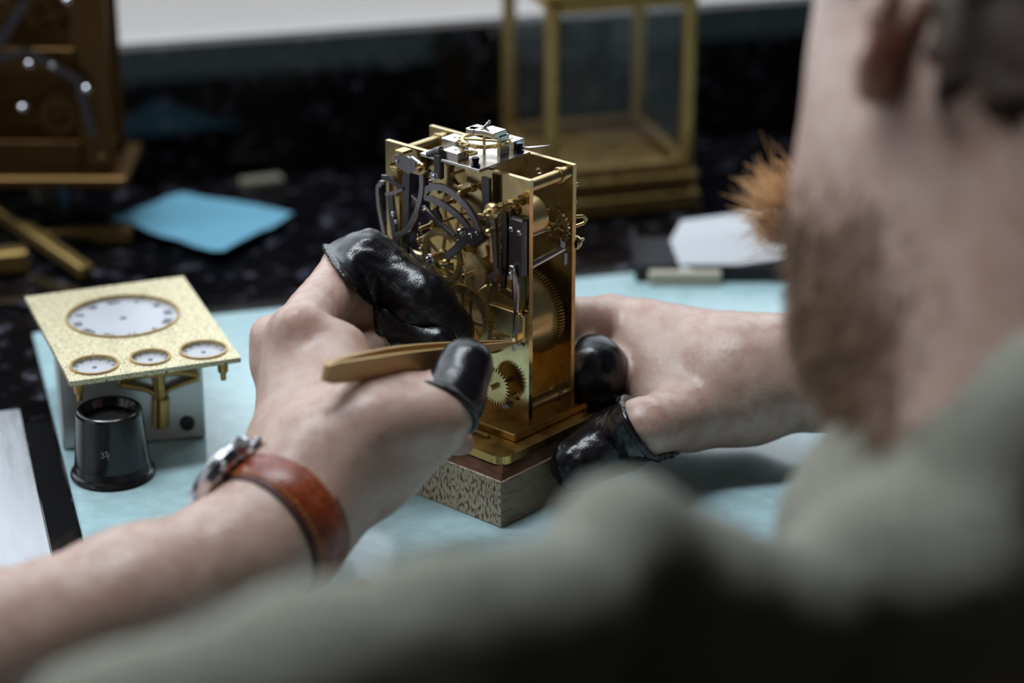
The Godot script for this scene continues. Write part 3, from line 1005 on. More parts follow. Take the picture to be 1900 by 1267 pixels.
func make_movement() -> void:
	var t := thing("clock_movement", "open brass carriage clock movement with steel levers and toothed wheels", "clock")
	t.transform = Transform3D(Basis(FORE, Vector3.UP, DEEP), MOVE_AT)
	# plates
	csg_plate("front_plate", Vector3(86.5, 115, 2.4), Vector3(43.25, 57.5, 1.2), [[81.7, 103.7, 2.0], [6.3, 100.8, 2.2], [7.1, 12.2, 2.1], [41.5, 108.4, 5.0], [29, 50, 22.5], [68, 84, 21, 38], [16.5, 79, 13, 34], [44, 86, 12], [48.7, 69.7, 10.5], [70, 40, 12]], mats.polished_brass, t)
	csg_plate("back_plate", Vector3(86.5, 115, 2.4), Vector3(43.25, 57.5, 30.0), [[20, 108, 1.5], [60, 30, 2]], mats.brass, t)
	var m := mv()
	m.box(Vector3(43.25, -1.9, 16.5), Vector3(90.5, 3.8, 56.5), 0.5)
	obj("base_plate", m, mats.gilt, t)
	# pillars between the plates
	for p in [[3.6, 110.8], [76.5, 111.0], [4.2, 6.8], [80, 7]]:
		m = mv()
		m.lathe(Vector3(p[0], p[1], 2.4), Vector3(0, 0, 1), [Vector2(0, 3.3), Vector2(0.8, 3.3), Vector2(1.2, 2.8), Vector2(20.0, 2.8), Vector2(20.2, 3.6), Vector2(21.2, 3.8), Vector2(22.2, 3.6), Vector2(22.4, 3.2), Vector2(26.4, 3.2), Vector2(26.4, 0)], 24)
		obj("pillar", m, mats.brass, t)
	# barrels and the train between the plates
	m = mv()
	m.lathe(Vector3(20, 43.5, 3.2), Vector3(0, 0, 1), [Vector2(0, 0), Vector2(0, 17.2), Vector2(0.6, 17.8), Vector2(17.6, 17.8), Vector2(17.6, 0)], 56)
	var br := obj("mainspring_barrel", m, mats.wheel_brass, t)
	m = mv()
	m.gear(Vector2(20, 43.5), 20.8, 24.0, 20.2, 84, 1.6, 4.0, 0, 4.2)
	obj("barrel_teeth", m, mats.old_brass, br)
	m = mv()
	m.lathe(Vector3(12.5, 92.5, 2.6), Vector3(0, 0, 1), [Vector2(0, 0), Vector2(0, 9.2), Vector2(14.0, 9.2), Vector2(14.0, 0)], 40)
	var sb := obj("strike_barrel", m, mats.wheel_brass, t)
	m = mv()
	m.gear(Vector2(12.5, 92.5), 2.7, 4.2, 10.4, 60, 1.0, 8.8, 0, 0.0)
	obj("barrel_teeth", m, mats.wheel_brass, sb)
	m = mv()
	m.lathe(Vector3(55, 44, 3.2), Vector3(0, 0, 1), [Vector2(0, 0), Vector2(0, 16.5), Vector2(18, 16.5), Vector2(18, 0)], 48)
	obj("mainspring_barrel", m, mats.wheel_brass, t)
	for w in [[38, 88, 16, 17.4, 14, 60], [60, 80, 20, 21.2, 12, 54], [30, 72, 12, 13.2, 11, 50], [6.5, 86.2, 24, 25.2, 8.5, 22], [62, 100, 10, 11.0, 8, 40]]:
		m = mv()
		m.gear(Vector2(w[0], w[1]), w[2], w[3], w[4], w[5], 1.1, w[4] - 3.0, 4, 1.6, w[5] == 22)
		var o := obj("train_wheel", m, mats.brass, t)
		m = mv()
		m.rod(Vector3(w[0], w[1], 2.4), Vector3(w[0], w[1], 28.8), 0.8)
		obj("arbor", m, mats.bright_steel, o)
	m = mv()
	m.rod(Vector3(3.0, 74.0, 2.4), Vector3(3.0, 76.6, 26.0), 1.7, 18)
	var rd := obj("strike_arbor", m, mats.bright_steel, t)
	m = mv()
	m.box(Vector3(3.0, 79, 25.0), Vector3(3.0, 6.5, 3.0), 0.8)
	m.box(Vector3(1.8, 72, 26.0), Vector3(2.0, 6.5, 2.0), 0.6)
	obj("strike_finger", m, mats.steel, rd)
	m = mv()
	m.lathe(Vector3(6.2, 86.2, 18), Vector3(0, 0, 1), [Vector2(0, 0), Vector2(0, 0.9), Vector2(2.5, 1.0), Vector2(2.8, 2.2), Vector2(5.2, 2.2), Vector2(5.6, 1.0), Vector2(7, 0.9), Vector2(7, 0)], 14)
	obj("collet", m, mats.brass, t)
	# outside the back plate
	m = mv()
	m.tube([Vector3(2, 90, 31), Vector3(0.5, 89.4, 36), Vector3(0, 87.5, 38.5), Vector3(1, 85.5, 37.5), Vector3(3, 84.6, 31)], [0.75], 10)
	obj("wire_loop", m, mats.brass, t)
	m = mv()
	m.lathe(Vector3(2, 77.5, 31.2), Vector3(0, 0, 1), [Vector2(0, 3.0), Vector2(2.0, 3.4), Vector2(3.5, 2.8), Vector2(5.0, 1.6), Vector2(6.2, 0.9), Vector2(8, 0.5), Vector2(8, 0)], 18)
	obj("back_finial", m, mats.brass, t)
	for p in [[1.2, 105.0], [2.0, 96.5], [2.5, 7.5]]:
		screw(t, Vector3(p[0], p[1], 31.2), Vector3(0, 0, 1), 0.9, 2.2, mats.steel)

	# --- front work
	m = mv()
	m.gear(Vector2(48.7, 69.7), -4.2, -2.6, 12.9, 72, 1.0, 9.6, 5, 2.0, false, 0.2)
	obj("hour_wheel", m, mats.wheel_brass, t)
	m = mv()
	m.gear(Vector2(35.2, 43.0), -5.0, -3.0, 16.4, 92, 1.15, 12.4, 4, 2.2, false, 1.25)
	obj("intermediate_wheel", m, mats.wheel_brass, t)
	m = mv()
	m.gear(Vector2(15.2, 16.6), -6.0, -4.8, 8.8, 30, 2.0, 0.0, 0, 1.0, true, 0.0, 0.2)
	var rw := obj("ratchet_wheel", m, mats.brass, t)
	m = mv()
	m.rod(Vector3(15.2, 16.6, -9.0), Vector3(15.2, 16.6, 0), 1.3)
	obj("arbor", m, mats.brass, rw)
	# snail cam: the radius steps round the disc
	var poly := PackedVector2Array()
	for k in 72:
		var w := TAU * k / 72.0
		var step := floorf(12.0 * k / 72.0) / 12.0
		poly.append(Vector2(28.0 + cos(w + 1.2) * (9.6 - 5.0 * step), 67.3 + sin(w + 1.2) * (9.6 - 5.0 * step)))
	m = mv()
	m.plate(poly, -7.2, -6.0)
	var sn := obj("snail_cam", m, mats.wheel_brass, t)
	m = mv()
	m.rod(Vector3(28.0, 67.3, -12.0), Vector3(28.0, 67.3, 0), 1.3)
	m.rod(Vector3(28.0, 70.6, -11.0), Vector3(28.0, 63.6, -11.2), 0.5, 8)
	obj("cam_post", m, mats.brass, sn)
	m = mv()
	m.plate(PackedVector2Array(v2([47, 67.0, 38, 70.4, 38, 66.2])), -7.9, -7.4)
	obj("pointer", m, mats.brass, sn)
	# cannon tube in the middle of the hour wheel
	m = mv()
	m.lathe(Vector3(48.3, 70.6, -2.6), Vector3(0, 0, -1), [Vector2(0, 2.6), Vector2(1.5, 2.4), Vector2(2, 1.7), Vector2(8.6, 1.7), Vector2(8.6, 0)], 20)
	var cp := obj("cannon_tube", m, mats.brass, t)
	m = mv()
	m.lathe(Vector3(48.3, 70.6, -11), Vector3(0, 0, -1), [Vector2(0, 2.3), Vector2(0.6, 2.5), Vector2(1.4, 2.3), Vector2(1.5, 1.5), Vector2(2.2, 1.5), Vector2(2.7, 0.9), Vector2(2.7, 0)], 20)
	obj("steel_cap", m, mats.bright_steel, cp)
	# steel levers
	lever("curved_lever", t, [55.5, 111.6, 55.2, 106, 55.3, 102, 56.0, 97.6, 57.2, 93.5, 58.9, 89.4, 61.3, 84.9, 63.8, 80.9, 67.5, 77.6, 70.6, 76.2, 72.4, 73.8, 73.9, 70.2], [2.5, 2.5, 2.4], -9.6, -8.4, mats.steel)
	m = mv()
	m.lathe(Vector3(55.3, 110.6, -8), Vector3(0, 0, -1), [Vector2(0, 2.6), Vector2(1.6, 2.9), Vector2(2.2, 2.6), Vector2(2.3, 1.2), Vector2(4.0, 1.0), Vector2(4.0, 0)], 18)
	obj("brass_nut", m, mats.brass, t)
	lever("side_spring", t, [83.2, 96.6, 85.6, 96.2, 87.4, 93.8, 87.4, 90, 86.9, 84.6, 85.6, 78.5, 84.0, 72.8, 81.6, 62.9, 80, 56], [1.5, 1.7, 1.9, 2.0], -5.0, -3.6, mats.steel)
	lever("outer_rack_arc", t, [54.2, 97.2, 54.0, 99.6, 52.2, 101.9, 49, 103.6, 45.1, 104.3, 41.4, 104.3, 37.7, 103.3, 34, 101.8, 30.3, 99.6, 27.6, 97.4, 25.2, 95.0, 22.6, 91.2, 21.6, 88.0], [2.6, 2.8, 3.0, 3.0], -9.0, -7.4, mats.steel)
	lever("inner_rack_arc", t, [54.2, 97.4, 50, 97.4, 45.2, 96.8, 41.5, 96.0, 37.8, 94.8, 34.4, 93.4, 31.0, 91.4, 28.8, 89.6, 27.0, 87.8], [2.6, 2.8, 3.0], -8.9, -7.5, mats.steel)
	lever("rack_arm", t, [24.4, 87.6, 30.5, 82.6, 37, 76.2, 41.7, 71.9], [4.4, 4.0, 3.4, 3.6], -9.2, -7.6, mats.dark_steel)
	m = mv()
	m.plate(PackedVector2Array(v2([29.5, 89.6, 24.5, 90.6, 20.0, 89.6, 20.2, 85.6, 23.4, 82.4, 27.6, 82.2])), -9.4, -7.3)
	var hub := obj("rack_hub", m, mats.dark_steel, t)
	for p in [[25.6, 86.6, 1.3], [21.8, 88.6, 0.9]]:
		tiny(hub, "rivet", Vector3(p[0], p[1], -9.4), p[2], 1.1, mats.bright_steel)
	tiny(t, "roller", Vector3(40.6, 70.4, -8.6), 1.7, 2.6, mats.brass)
	tiny(t, "roller", Vector3(33.0, 86.4, -6.5), 1.6, 3.4, mats.bright_steel)
	# toothed rack on the left with its head block
	m = mv()
	m.ribbon(v2([67.2, 112, 67.4, 101.5, 67.9, 92, 68.6, 78, 69.5, 66]), [4.2, 4.0, 3.8], -6.6, -5.0)
	for k in 14:
		m.plate(PackedVector2Array(v2([69.0, 103 - k * 1.8, 70.9, 102.4 - k * 1.8, 69.1, 101.6 - k * 1.8])), -6.4, -5.2)
	obj("rack_bar", m, mats.dark_steel, t)
	m = mv()
	m.plate(PackedVector2Array(v2([73.4, 112.6, 66, 113.6, 60.6, 112.2, 60.4, 108, 65, 105.6, 72.8, 107.6])), -7.6, -6.4)
	obj("rack_head", m, mats.steel, t)
	tiny(t, "rivet", Vector3(71.6, 110.0, -7.6), 0.8, 0.7, mats.bright_steel)
	m = mv()
	m.box(Vector3(71.2, 114.2, -4.0), Vector3(5.2, 1.2, 6), 0.2)
	obj("brass_block", m, mats.brass, t)
	m = mv()
	m.box(Vector3(75.6, 105.4, -3.6), Vector3(4.2, 1.4, 5.2), 0.2)
	m.box(Vector3(77.0, 98.0, -2.6), Vector3(1.1, 14.0, 1.4), 0.2)
	obj("brass_bracket", m, mats.brass, t)
	lever("cross_lever", t, [84, 99.2, 80, 99.6, 74, 97.4, 66, 93.5, 58.6, 89.6, 50, 86.0, 42, 83.0, 33, 81.5], [2.2, 2.6, 2.2, 2.2], -5.6, -4.4, mats.dark_steel)
	lever("cross_lever", t, [80, 92.4, 75, 94.4, 69, 97.4], [1.4, 1.6, 1.2], -7.4, -6.8, mats.steel)
	lever("flat_spring", t, [64, 113.4, 58, 111.0, 52, 108.8, 47.6, 108.4], [0.9, 1.4, 1.6, 1.6], -7.2, -5.8, mats.bright_steel)
	lever("detent", t, [50, 92.6, 47.6, 89.0, 46.4, 84.2], [3.0, 3.4, 2.2], -7.2, -6.0, mats.dark_steel)
	lever("link_rod", t, [53.6, 94.0, 44.6, 88.6, 35.0, 84.6], [1.3], -10.0, -9.0, mats.bright_steel)
	lever("left_lever", t, [78.5, 92, 78.0, 84, 76.4, 74, 73, 64], [3.6, 3.4, 3.0], -6.0, -4.8, mats.dark_steel)
	tiny(t, "rivet", Vector3(76, 84, -6.0), 1.2, 1.2, mats.bright_steel)
	tiny(t, "rivet", Vector3(74.4, 80.6, -6.0), 0.8, 1.0, mats.bright_steel)
	lever("stop_lever", t, [72, 72, 64, 66.5, 57, 63.5], [1.6, 1.8, 1.0], -5.8, -4.8, mats.steel)
	# top post with a slanting tube
	m = mv()
	m.box(Vector3(48.4, 112.4, -5.2), Vector3(4.2, 11.5, 3.0), 0.5)
	m.tube([Vector3(54.4, 116.6, -6.2), Vector3(50.0, 118.8, -5.0), Vector3(47.4, 119.4, -4.6)], [1.3, 1.9, 2.2], 14)
	obj("hammer_post", m, mats.dark_steel, t)
	screw(t, Vector3(49.6, 107.6, -6.6), Vector3(0, 0, -1), 1.2, 1.4, mats.bright_steel)
	# small posts with cross pins
	for p in [[33.2, 104.3, 9.5, 1.1], [57.6, 81.6, 9.0, 1.0], [62, 74.5, 6, 0.9], [44, 96, 8, 0.8]]:
		var ps := post("pin_post", t, Vector3(p[0], p[1], 0), p[2], p[3], mats.brass)
		m = mv()
		m.rod(Vector3(p[0] + 0.6, p[1] + 2.6, -p[2] + 1.2), Vector3(p[0] - 0.6, p[1] - 2.6, -p[2] + 1.0), 0.4, 8)
		obj("pin", m, mats.brass, ps)
	for p in [[63, 60], [66, 56.5], [60.5, 70.6], [71.5, 62.5], [56.8, 96.2], [57.6, 89.6]]:
		tiny(t, "stud", Vector3(p[0], p[1], -3.2), 0.9, 3.0, mats.brass)
	# finial on a turned stem
	m = mv()
	m.lathe(Vector3(10.2, 102.3, 0), Vector3(0, 0, -1), [Vector2(0, 2.6), Vector2(1.0, 2.4), Vector2(1.4, 1.5), Vector2(6.4, 1.3), Vector2(6.6, 2.5), Vector2(7.6, 2.5), Vector2(7.8, 1.4), Vector2(10.0, 1.5), Vector2(10.6, 2.8), Vector2(11.6, 3.6), Vector2(13.2, 3.8), Vector2(14.6, 3.2), Vector2(15.0, 1.9), Vector2(16.6, 1.6), Vector2(17.0, 0.9), Vector2(18.6, 0.7), Vector2(18.6, 0)], 22)
	var fn := obj("finial_post", m, mats.brass, t)
	m = mv()
	m.rod(Vector3(7.4, 102.0, -17.4), Vector3(13.8, 101.4, -17.6), 0.5, 8)
	obj("pin", m, mats.brass, fn)
	m = mv()
	m.lathe(Vector3(16.2, 90.0, 0), Vector3(0, 0, -1), [Vector2(0, 1.8), Vector2(9, 1.8), Vector2(10, 1.0), Vector2(10, 0)], 14)
	obj("brass_stud", m, mats.brass, t)
	# levers on the right
	lever("hanging_lever", t, [15.2, 99.5, 14.7, 92, 14.0, 82, 13.3, 73.5], [2.2, 2.8, 2.6, 2.0], -7.2, -5.6, mats.steel)
	lever("fork", t, [19.0, 67.6, 14.4, 70.8, 10.6, 73.0], [0.8, 2.0, 2.0], -7.6, -6.0, mats.steel)
	lever("fork", t, [15.2, 70.2, 15.6, 67.0, 13.8, 63.4], [1.4, 1.2, 0.7], -7.4, -6.2, mats.steel)
	m = mv()
	m.gear(Vector2(18.6, 67.5), -2.8, -1.8, 7.0, 12, 4.0, 0.0, 0, 1.0, true, 0.2, 0.2)
	obj("star_wheel", m, mats.brass, t)
	m = mv()
	m.box(Vector3(4.6, 84.5, -2.2), Vector3(8.6, 26.5, 3.6), 0.7)
	m.box(Vector3(5.6, 66.0, -1.6), Vector3(5.4, 14.0, 2.4), 0.5)
	var bk := obj("spring_block", m, mats.dark_steel, t)
	for p in [[6.6, 92.6], [2.0, 92.0]]:
		tiny(bk, "rivet", Vector3(p[0], p[1], -4.0), 1.3, 0.9, mats.bright_steel)
	lever("long_arm", t, [10.6, 100, 10.4, 92, 10.8, 78, 11.6, 64], [2.4, 3.0, 3.0, 2.2], -4.6, -3.0, mats.dark_steel)
	lever("blade_spring", t, [4.4, 75, 3.4, 68, 3.0, 62.6, 3.4, 56, 4.0, 50, 4.4, 43, 4.7, 36.5], [1.6, 2.4, 2.3, 1.9, 1.4, 1.3, 1.2], -5.4, -4.4, mats.bright_steel)
	m = mv()
	m.box(Vector3(4.9, 75.2, -5.2), Vector3(3.0, 3.0, 2.0), 0.5)
	m.box(Vector3(6.2, 71.4, -5.0), Vector3(1.8, 3.6, 1.6), 0.4)
	obj("spring_clamp", m, mats.bright_steel, t)
	# bridge and cock low on the right
	m = mv()
	m.box(Vector3(11.4, 47.6, -1.6), Vector3(20.0, 12.4, 2.6), 0.4)
	obj("barrel_bridge", m, mats.brass, t)
	m = mv()
	m.box(Vector3(1.2, 47.6, -3.6), Vector3(3.4, 12.6, 1.6), 0.3)
	obj("spring_foot", m, mats.brass, t)
	screw(t, Vector3(3.8, 46.0, -3.0), Vector3(0, 0, -1), 1.5, 1.4, mats.steel)
	screw(t, Vector3(18.6, 36.2, -0.5), Vector3(0, 0, -1), 1.7, 1.2, mats.bright_steel)
	screw(t, Vector3(4.2, 38.2, -0.5), Vector3(0, 0, -1), 1.2, 1.0, mats.bright_steel)
	m = mv()
	m.plate(PackedVector2Array(v2([22, 61, 10, 58, 3.2, 70.6, 3.2, 54.0, 22, 51])), -0.9, -0.1)
	obj("cover_plate", m, mats.old_brass, t)
	m = mv()
	m.box(Vector3(12.6, 6.6, -1.2), Vector3(4.6, 2.4, 2.4), 0.4)
	obj("click_stop", m, mats.steel, t)
	lever("dark_arm", t, [21.8, 112.6, 21.6, 104, 21.2, 96], [4.4, 4.2, 3.6], -4.4, -2.6, mats.dark_steel)

	make_platform(t)


func tiny(t: Node, called: String, at: Vector3, r: float, height: float, material: Material) -> void:
	var m := mv()
	m.lathe(at, Vector3(0, 0, -1), [Vector2(0, r), Vector2(height * 0.7, r), Vector2(height, r * 0.6), Vector2(height, 0)], 12)
	obj(called, m, material, t)


func make_platform(t: Node3D) -> void:
	var m := mv()
	m.box(Vector3(41.2, 115.7, 10.6), Vector3(35.6, 1.4, 33.6), 0.2)
	var p := obj("escapement_platform", m, mats.silver, t)
	# balance wheel with screws round its rim
	m = mv()
	m.lathe(Vector3(38.6, 121.2, 13.6), Vector3.UP, [Vector2(0, 9.2), Vector2(0, 10.6), Vector2(1.5, 10.6), Vector2(1.5, 9.2), Vector2(0, 9.2)], 48)
	m.box(Vector3(38.6, 121.9, 13.6), Vector3(18.6, 0.8, 1.6), 0.1, Basis(Vector3.UP, 0.5))
	m.rod(Vector3(38.6, 116.4, 13.6), Vector3(38.6, 124.6, 13.6), 0.7)
	for k in 16:
		var w := TAU * k / 16.0
		var d := Vector3(cos(w), 0, sin(w))
		m.rod(Vector3(38.6, 121.9, 13.6) + d * 10.2, Vector3(38.6, 121.9, 13.6) + d * 11.8, 0.75, 8)
	obj("balance_wheel", m, mats.wheel_brass, p)
	# cocks and blocks
	m = mv()
	m.box(Vector3(34.6, 126.0, 15.0), Vector3(9.0, 2.6, 8.4), 0.3)
	m.box(Vector3(41.0, 126.2, 11.6), Vector3(7.4, 2.2, 4.2), 0.3, Basis(Vector3.UP, 0.35))
	m.box(Vector3(43.0, 126.0, 12.6), Vector3(4.8, 2.6, 7.6), 0.3)
	m.box(Vector3(30.6, 120.8, 17.2), Vector3(2.4, 8.8, 6.0), 0.3)
	obj("balance_cock", m, mats.silver, p)
	m = mv()
	m.tube([Vector3(39.0, 127.2, 14.0), Vector3(38.4, 128.8, 15.5), Vector3(37.4, 130.2, 16.0), Vector3(36.6, 130.4, 15.2)], [0.8, 0.8, 0.7, 0.5], 10)
	obj("regulator_hook", m, mats.bright_steel, p)
	for b in [[54.2, 118.4, 11.4, 9.0, 4.0, 8.6], [42.6, 118.2, -0.6, 9.6, 3.6, 7.2], [33.6, 118.6, 26.4, 8.6, 4.4, 7.2]]:
		m = mv()
		m.box(Vector3(b[0], b[1], b[2]), Vector3(b[3], b[4], b[5]), 0.3)
		var o := obj("block", m, mats.silver, p)
		m = mv()
		m.rod(Vector3(b[0], b[1] + b[4] * 0.5 - 0.2, b[2]), Vector3(b[0], b[1] + b[4] * 0.5 + 0.08, b[2]), 0.9, 10)
		obj("pivot_hole", m, mats.black_plastic, o)
	for s in [[28.0, -3.6], [27.6, 24.6]]:
		m = mv()
		m.lathe(Vector3(s[0], 116.4, s[1]), Vector3.UP, [Vector2(0, 2.1), Vector2(0.7, 2.1), Vector2(0.9, 1.4), Vector2(2.8, 1.4), Vector2(2.8, 1.7), Vector2(3.7, 1.7), Vector2(4.0, 1.4), Vector2(4.0, 0)], 18)
		obj("blued_screw", m, mats.blued_steel, p)
	m = mv()
	m.x = m.x * Transform3D(Basis(Vector3.RIGHT, PI / 2), Vector3(0, 117.0, 0))
	m.plate(PackedVector2Array(v2([29.5, 27.5, 25.5, 29.5, 21.6, 38.5])), -0.3, 0.3)
	obj("index_pointer", m, mats.silver, p)
	m = mv()
	m.gear(Vector2(0, 0), -0.4, 0.4, 3.6, 15, 1.0, 2.0, 3, 0.7, true)
	var e := obj("escape_wheel", m, mats.brass, p)
	e.transform = Transform3D(Basis(Vector3.RIGHT, PI / 2), Vector3(38.0, 118.6, 3.4) * U)


func make_stand() -> void:
	var t := thing("clock_stand", "speckled wooden block with a rounded brass plate under the clock movement", "stand")
	t.transform = Transform3D(Basis(FORE, Vector3.UP, DEEP), MOVE_AT)
	# block from -35.5 to -12.5, then a dark sloping shoulder up to -7.6
	var x0 := -12.2; var x1 := 98.5; var z0 := -32.0; var z1 := 63.0
	var lo := -35.1
	var m := mv()
	m.box(Vector3((x0 + x1) / 2, (lo - 12.6) / 2, (z0 + z1) / 2), Vector3(x1 - x0, -12.6 - lo, z1 - z0), 0.35)
	# two woods: ray-flecked on the long faces, plain on the ends
	var ends := mv(); var longs := mv()
	for i in range(0, m.v.size(), 3):
		var dst := ends if absf(m.n[i].x) > 0.5 else longs
		for k in 3:
			dst.v.append(m.v[i + k]); dst.n.append(m.n[i + k]); dst.c.append(Color.WHITE)
	var b := obj("block", longs, mats.lacewood, t)
	obj("end_grain", ends, mats.wood_grain, b)
	m = mv()
	var q := [Vector3(x0 + 0.6, -12.6, z0 + 0.6), Vector3(x1 - 0.6, -12.6, z0 + 0.6), Vector3(x1 - 0.6, -12.6, z1 - 0.6), Vector3(x0 + 0.6, -12.6, z1 - 0.6)]
	var r := [Vector3(x0 + 3.4, -7.7, z0 + 5.0), Vector3(x1 - 3.4, -7.7, z0 + 5.0), Vector3(x1 - 3.4, -7.7, z1 - 5.0), Vector3(x0 + 3.4, -7.7, z1 - 5.0)]
	for k in 4:
		var l := (k + 1) % 4
		m.flat3(q[k], q[l], r[l], Vector3(40, -12, 15))
		m.flat3(q[k], r[l], r[k], Vector3(40, -12, 15))
	m.quad(r[0], r[1], r[2], r[3], Vector3.UP)
	obj("shoulder", m, mats.dark_wood, t)
	# brass plate with rounded corners
	var poly := PackedVector2Array()
	var c := 5.5
	for k in [[x0 + 2.8 + c, z0 + 4.0 + c, PI], [x1 - 2.8 - c, z0 + 4.0 + c, 1.5 * PI], [x1 - 2.8 - c, 50 - c, 0.0], [x0 + 2.8 + c, 50 - c, 0.5 * PI]]:
		for s in 7:
			var w: float = k[2] + s * PI / 12.0
			poly.append(Vector2(k[0] + cos(w) * c, -(k[1] + sin(w) * c)))
	m = mv()
	m.x = m.x * Transform3D(Basis(Vector3.RIGHT, -PI / 2), Vector3.ZERO)
	m.plate(poly, -7.6, -3.9)
	obj("brass_plate", m, mats.gilt, t)
	for s in [[13.5, -25.0], [30.0, -17.0]]:
		m = mv()
		m.lathe(Vector3(s[0], -3.9, s[1]), Vector3.UP, [Vector2(0, 1.6), Vector2(0.5, 1.4), Vector2(0.5, 0)], 14)
		obj("pin", m, mats.silver, t)
	m = mv()
	m.box(Vector3(23, -3.0, -15.4), Vector3(26, 1.6, 2.2), 0.3)
	obj("slide_bar", m, mats.old_brass, t)


# ------------------------------------------------------------------ the clockmaker
func wobble(frequency: float, seeded: int, octaves := 3) -> FastNoiseLite:
	var f := FastNoiseLite.new()
	f.noise_type = FastNoiseLite.TYPE_SIMPLEX_SMOOTH
	f.frequency = frequency
	f.seed = seeded
	f.fractal_octaves = octaves
	return f


func make_person() -> void:
	var t := thing("person", "person in a grey-green shirt leaning over the clock with tweezers in hand", "person")
	var m := MB.new()
	var f := Field.new([LEFT_ARM, LEFT_REST, LEFT_INDEX, LEFT_THUMB], 0.0023)
	f.rough(wobble(45.0, 3), 0.0006, Vector3.ONE)
	f.into(m)
	f = Field.new([RIGHT_ARM, RIGHT_FINGERS, RIGHT_COT_FINGER, RIGHT_THUMB], 0.0026)
	f.rough(wobble(40.0, 4), 0.0006, Vector3.ONE)
	f.into(m)
	f = Field.new([HEAD], 0.0045)
	f.rough(wobble(20.0, 5), 0.0010, Vector3.ONE)
	f.into(m)
	f = Field.new([EAR], 0.0026)
	f.into(m)
	f = Field.new([TORSO], 0.012)
	f.into(m)
	obj("body", m, mats.skin, t)
	# shirt
	m = MB.new()
	f = Field.new([SHIRT, COLLAR], 0.006, 0.004)
	f.rough(wobble(11.0, 6, 3), 0.0045, Vector3(1, 1, 1), 0.03)
	f.into(m)
	obj("shirt", m, mats.cloth, t)
	# finger cots
	cot(t, [LEFT_INDEX], INDEX_OPEN, 0.0015, 11, 0.0006)
	cot(t, [MIDDLE_TIP], MIDDLE_OPEN, 0.0012, 15, 0.0004)
	cot(t, [THUMB_TIP], THUMB_OPEN, 0.0011, 12, 0.0002)
	cot(t, [RIGHT_THUMB], RTHUMB_OPEN, 0.0016, 13, 0.0007)
	cot(t, [RIGHT_COT_FINGER], RFINGER_OPEN, 0.0013, 14, 0.0004)
	# beard, moustache and lip
	m = MB.new()
	var scalp := MB.new()
	f = Field.new([HEAD], 0.0035, -0.0002)
	f.into(scalp)
	var rng := RandomNumberGenerator.new()
	rng.seed = 9
	var s1: Vector3 = BEARD_SIDE[1].normalized()
	var s2: Vector3 = BEARD_TOP[1].normalized()
	for i in range(0, scalp.v.size(), 3):
		var p := scalp.v[i]
		var thick := smoothstep(-0.010, 0.016, (p - BEARD_SIDE[0]).dot(s1)) * smoothstep(-0.02, 0.03, (p - BEARD_TOP[0]).dot(s2))
		if thick <= 0.0:
			continue
		for k in 4:
			if rng.randf() < thick:
				var q := p + Vector3(rng.randfn(0, 0.0016), rng.randfn(0, 0.0016), rng.randfn(0, 0.0016))
				var dir := (scalp.n[i] * rng.randf_range(0.15, 0.5) + Vector3(rng.randfn(0, 0.25), -0.8, rng.randfn(0, 0.25))).normalized()
				m.tube([q, q + dir * rng.randf_range(0.004, 0.008)], [0.00030, 0.00012], 3)
	obj("beard", m, mats.beard, t).set_meta("kind", "stuff")
	m = MB.new()
	f = Field.new([HEAD], 0.0045, 0.0025)
	f.rough(wobble(90.0, 10, 2), 0.002, Vector3(1, 0.4, 1))
	f.cut(HAIR_SIDE[0], HAIR_SIDE[1], wobble(90.0, 17, 2), 0.012, 0.0)
	f.cut(HAIR_LOW[0], HAIR_LOW[1], wobble(90.0, 18, 2), 0.03, 0.0)
	f.into(m)
	obj("hair", m, mats.hair, t)
	m = MB.new()
	var root: Vector3 = MUSTACHE[0]
	var reach: Vector3 = MUSTACHE[1] - MUSTACHE[0]
	for k in 600:
		var p := root + Vector3(rng.randf_range(-0.008, 0.012), rng.randf_range(-0.012, 0.009), rng.randf_range(-0.010, 0.010))
		var dir := (reach.normalized() + Vector3(rng.randfn(0, 0.25), rng.randfn(0.15, 0.4), rng.randfn(0, 0.35))).normalized()
		var l := rng.randf_range(0.006, 0.020)
		var mid := p + dir * l * 0.5 + Vector3(0, rng.randf_range(-0.002, 0.003), 0)
		m.tube([p, mid, p + dir * l + Vector3(0, rng.randf_range(-0.003, 0.004), 0)], [0.00022, 0.00018, 0.00006], 4)
	obj("moustache", m, mats.ginger, t).set_meta("kind", "stuff")
	m = MB.new()
	m.tube([LIP[0] + Vector3(-0.002, 0.003, 0), LIP[0], LIP[1], LIP[1] + Vector3(0.01, -0.002, 0)], [0.002, 0.0042, 0.0048, 0.004], 12)
	obj("lip", m, mats.nail, t)
	# hair on the left forearm and hand
	m = MB.new()
	for k in 900:
		var b: Array = LEFT_ARM[1 + (k % 4)]
		var p := Vector3(b[0], b[1], b[2])
		var q := Vector3(b[4], b[5], b[6])
		var u := rng.randf()
		var fr := MB.frame(q - p)
		var a := rng.randf() * TAU
		var side := fr.x * cos(a) + fr.y * sin(a)
		var r := lerpf(b[3], b[7], u)
		var s := p.lerp(q, u) + side * (r + 0.0006)
		var lay := ((q - p).normalized() * 0.7 + side * rng.randf_range(0.25, 0.7) + Vector3(rng.randfn(0, 0.25), rng.randfn(0, 0.25), rng.randfn(0, 0.25))).normalized()
		var l := rng.randf_range(0.004, 0.009)
		m.tube([s, s + lay * l * 0.5, s + lay * l - side * l * 0.15], [0.00006, 0.00005, 0.00002], 3)
	obj("arm_hair", m, mats.arm_hair, t).set_meta("kind", "stuff")


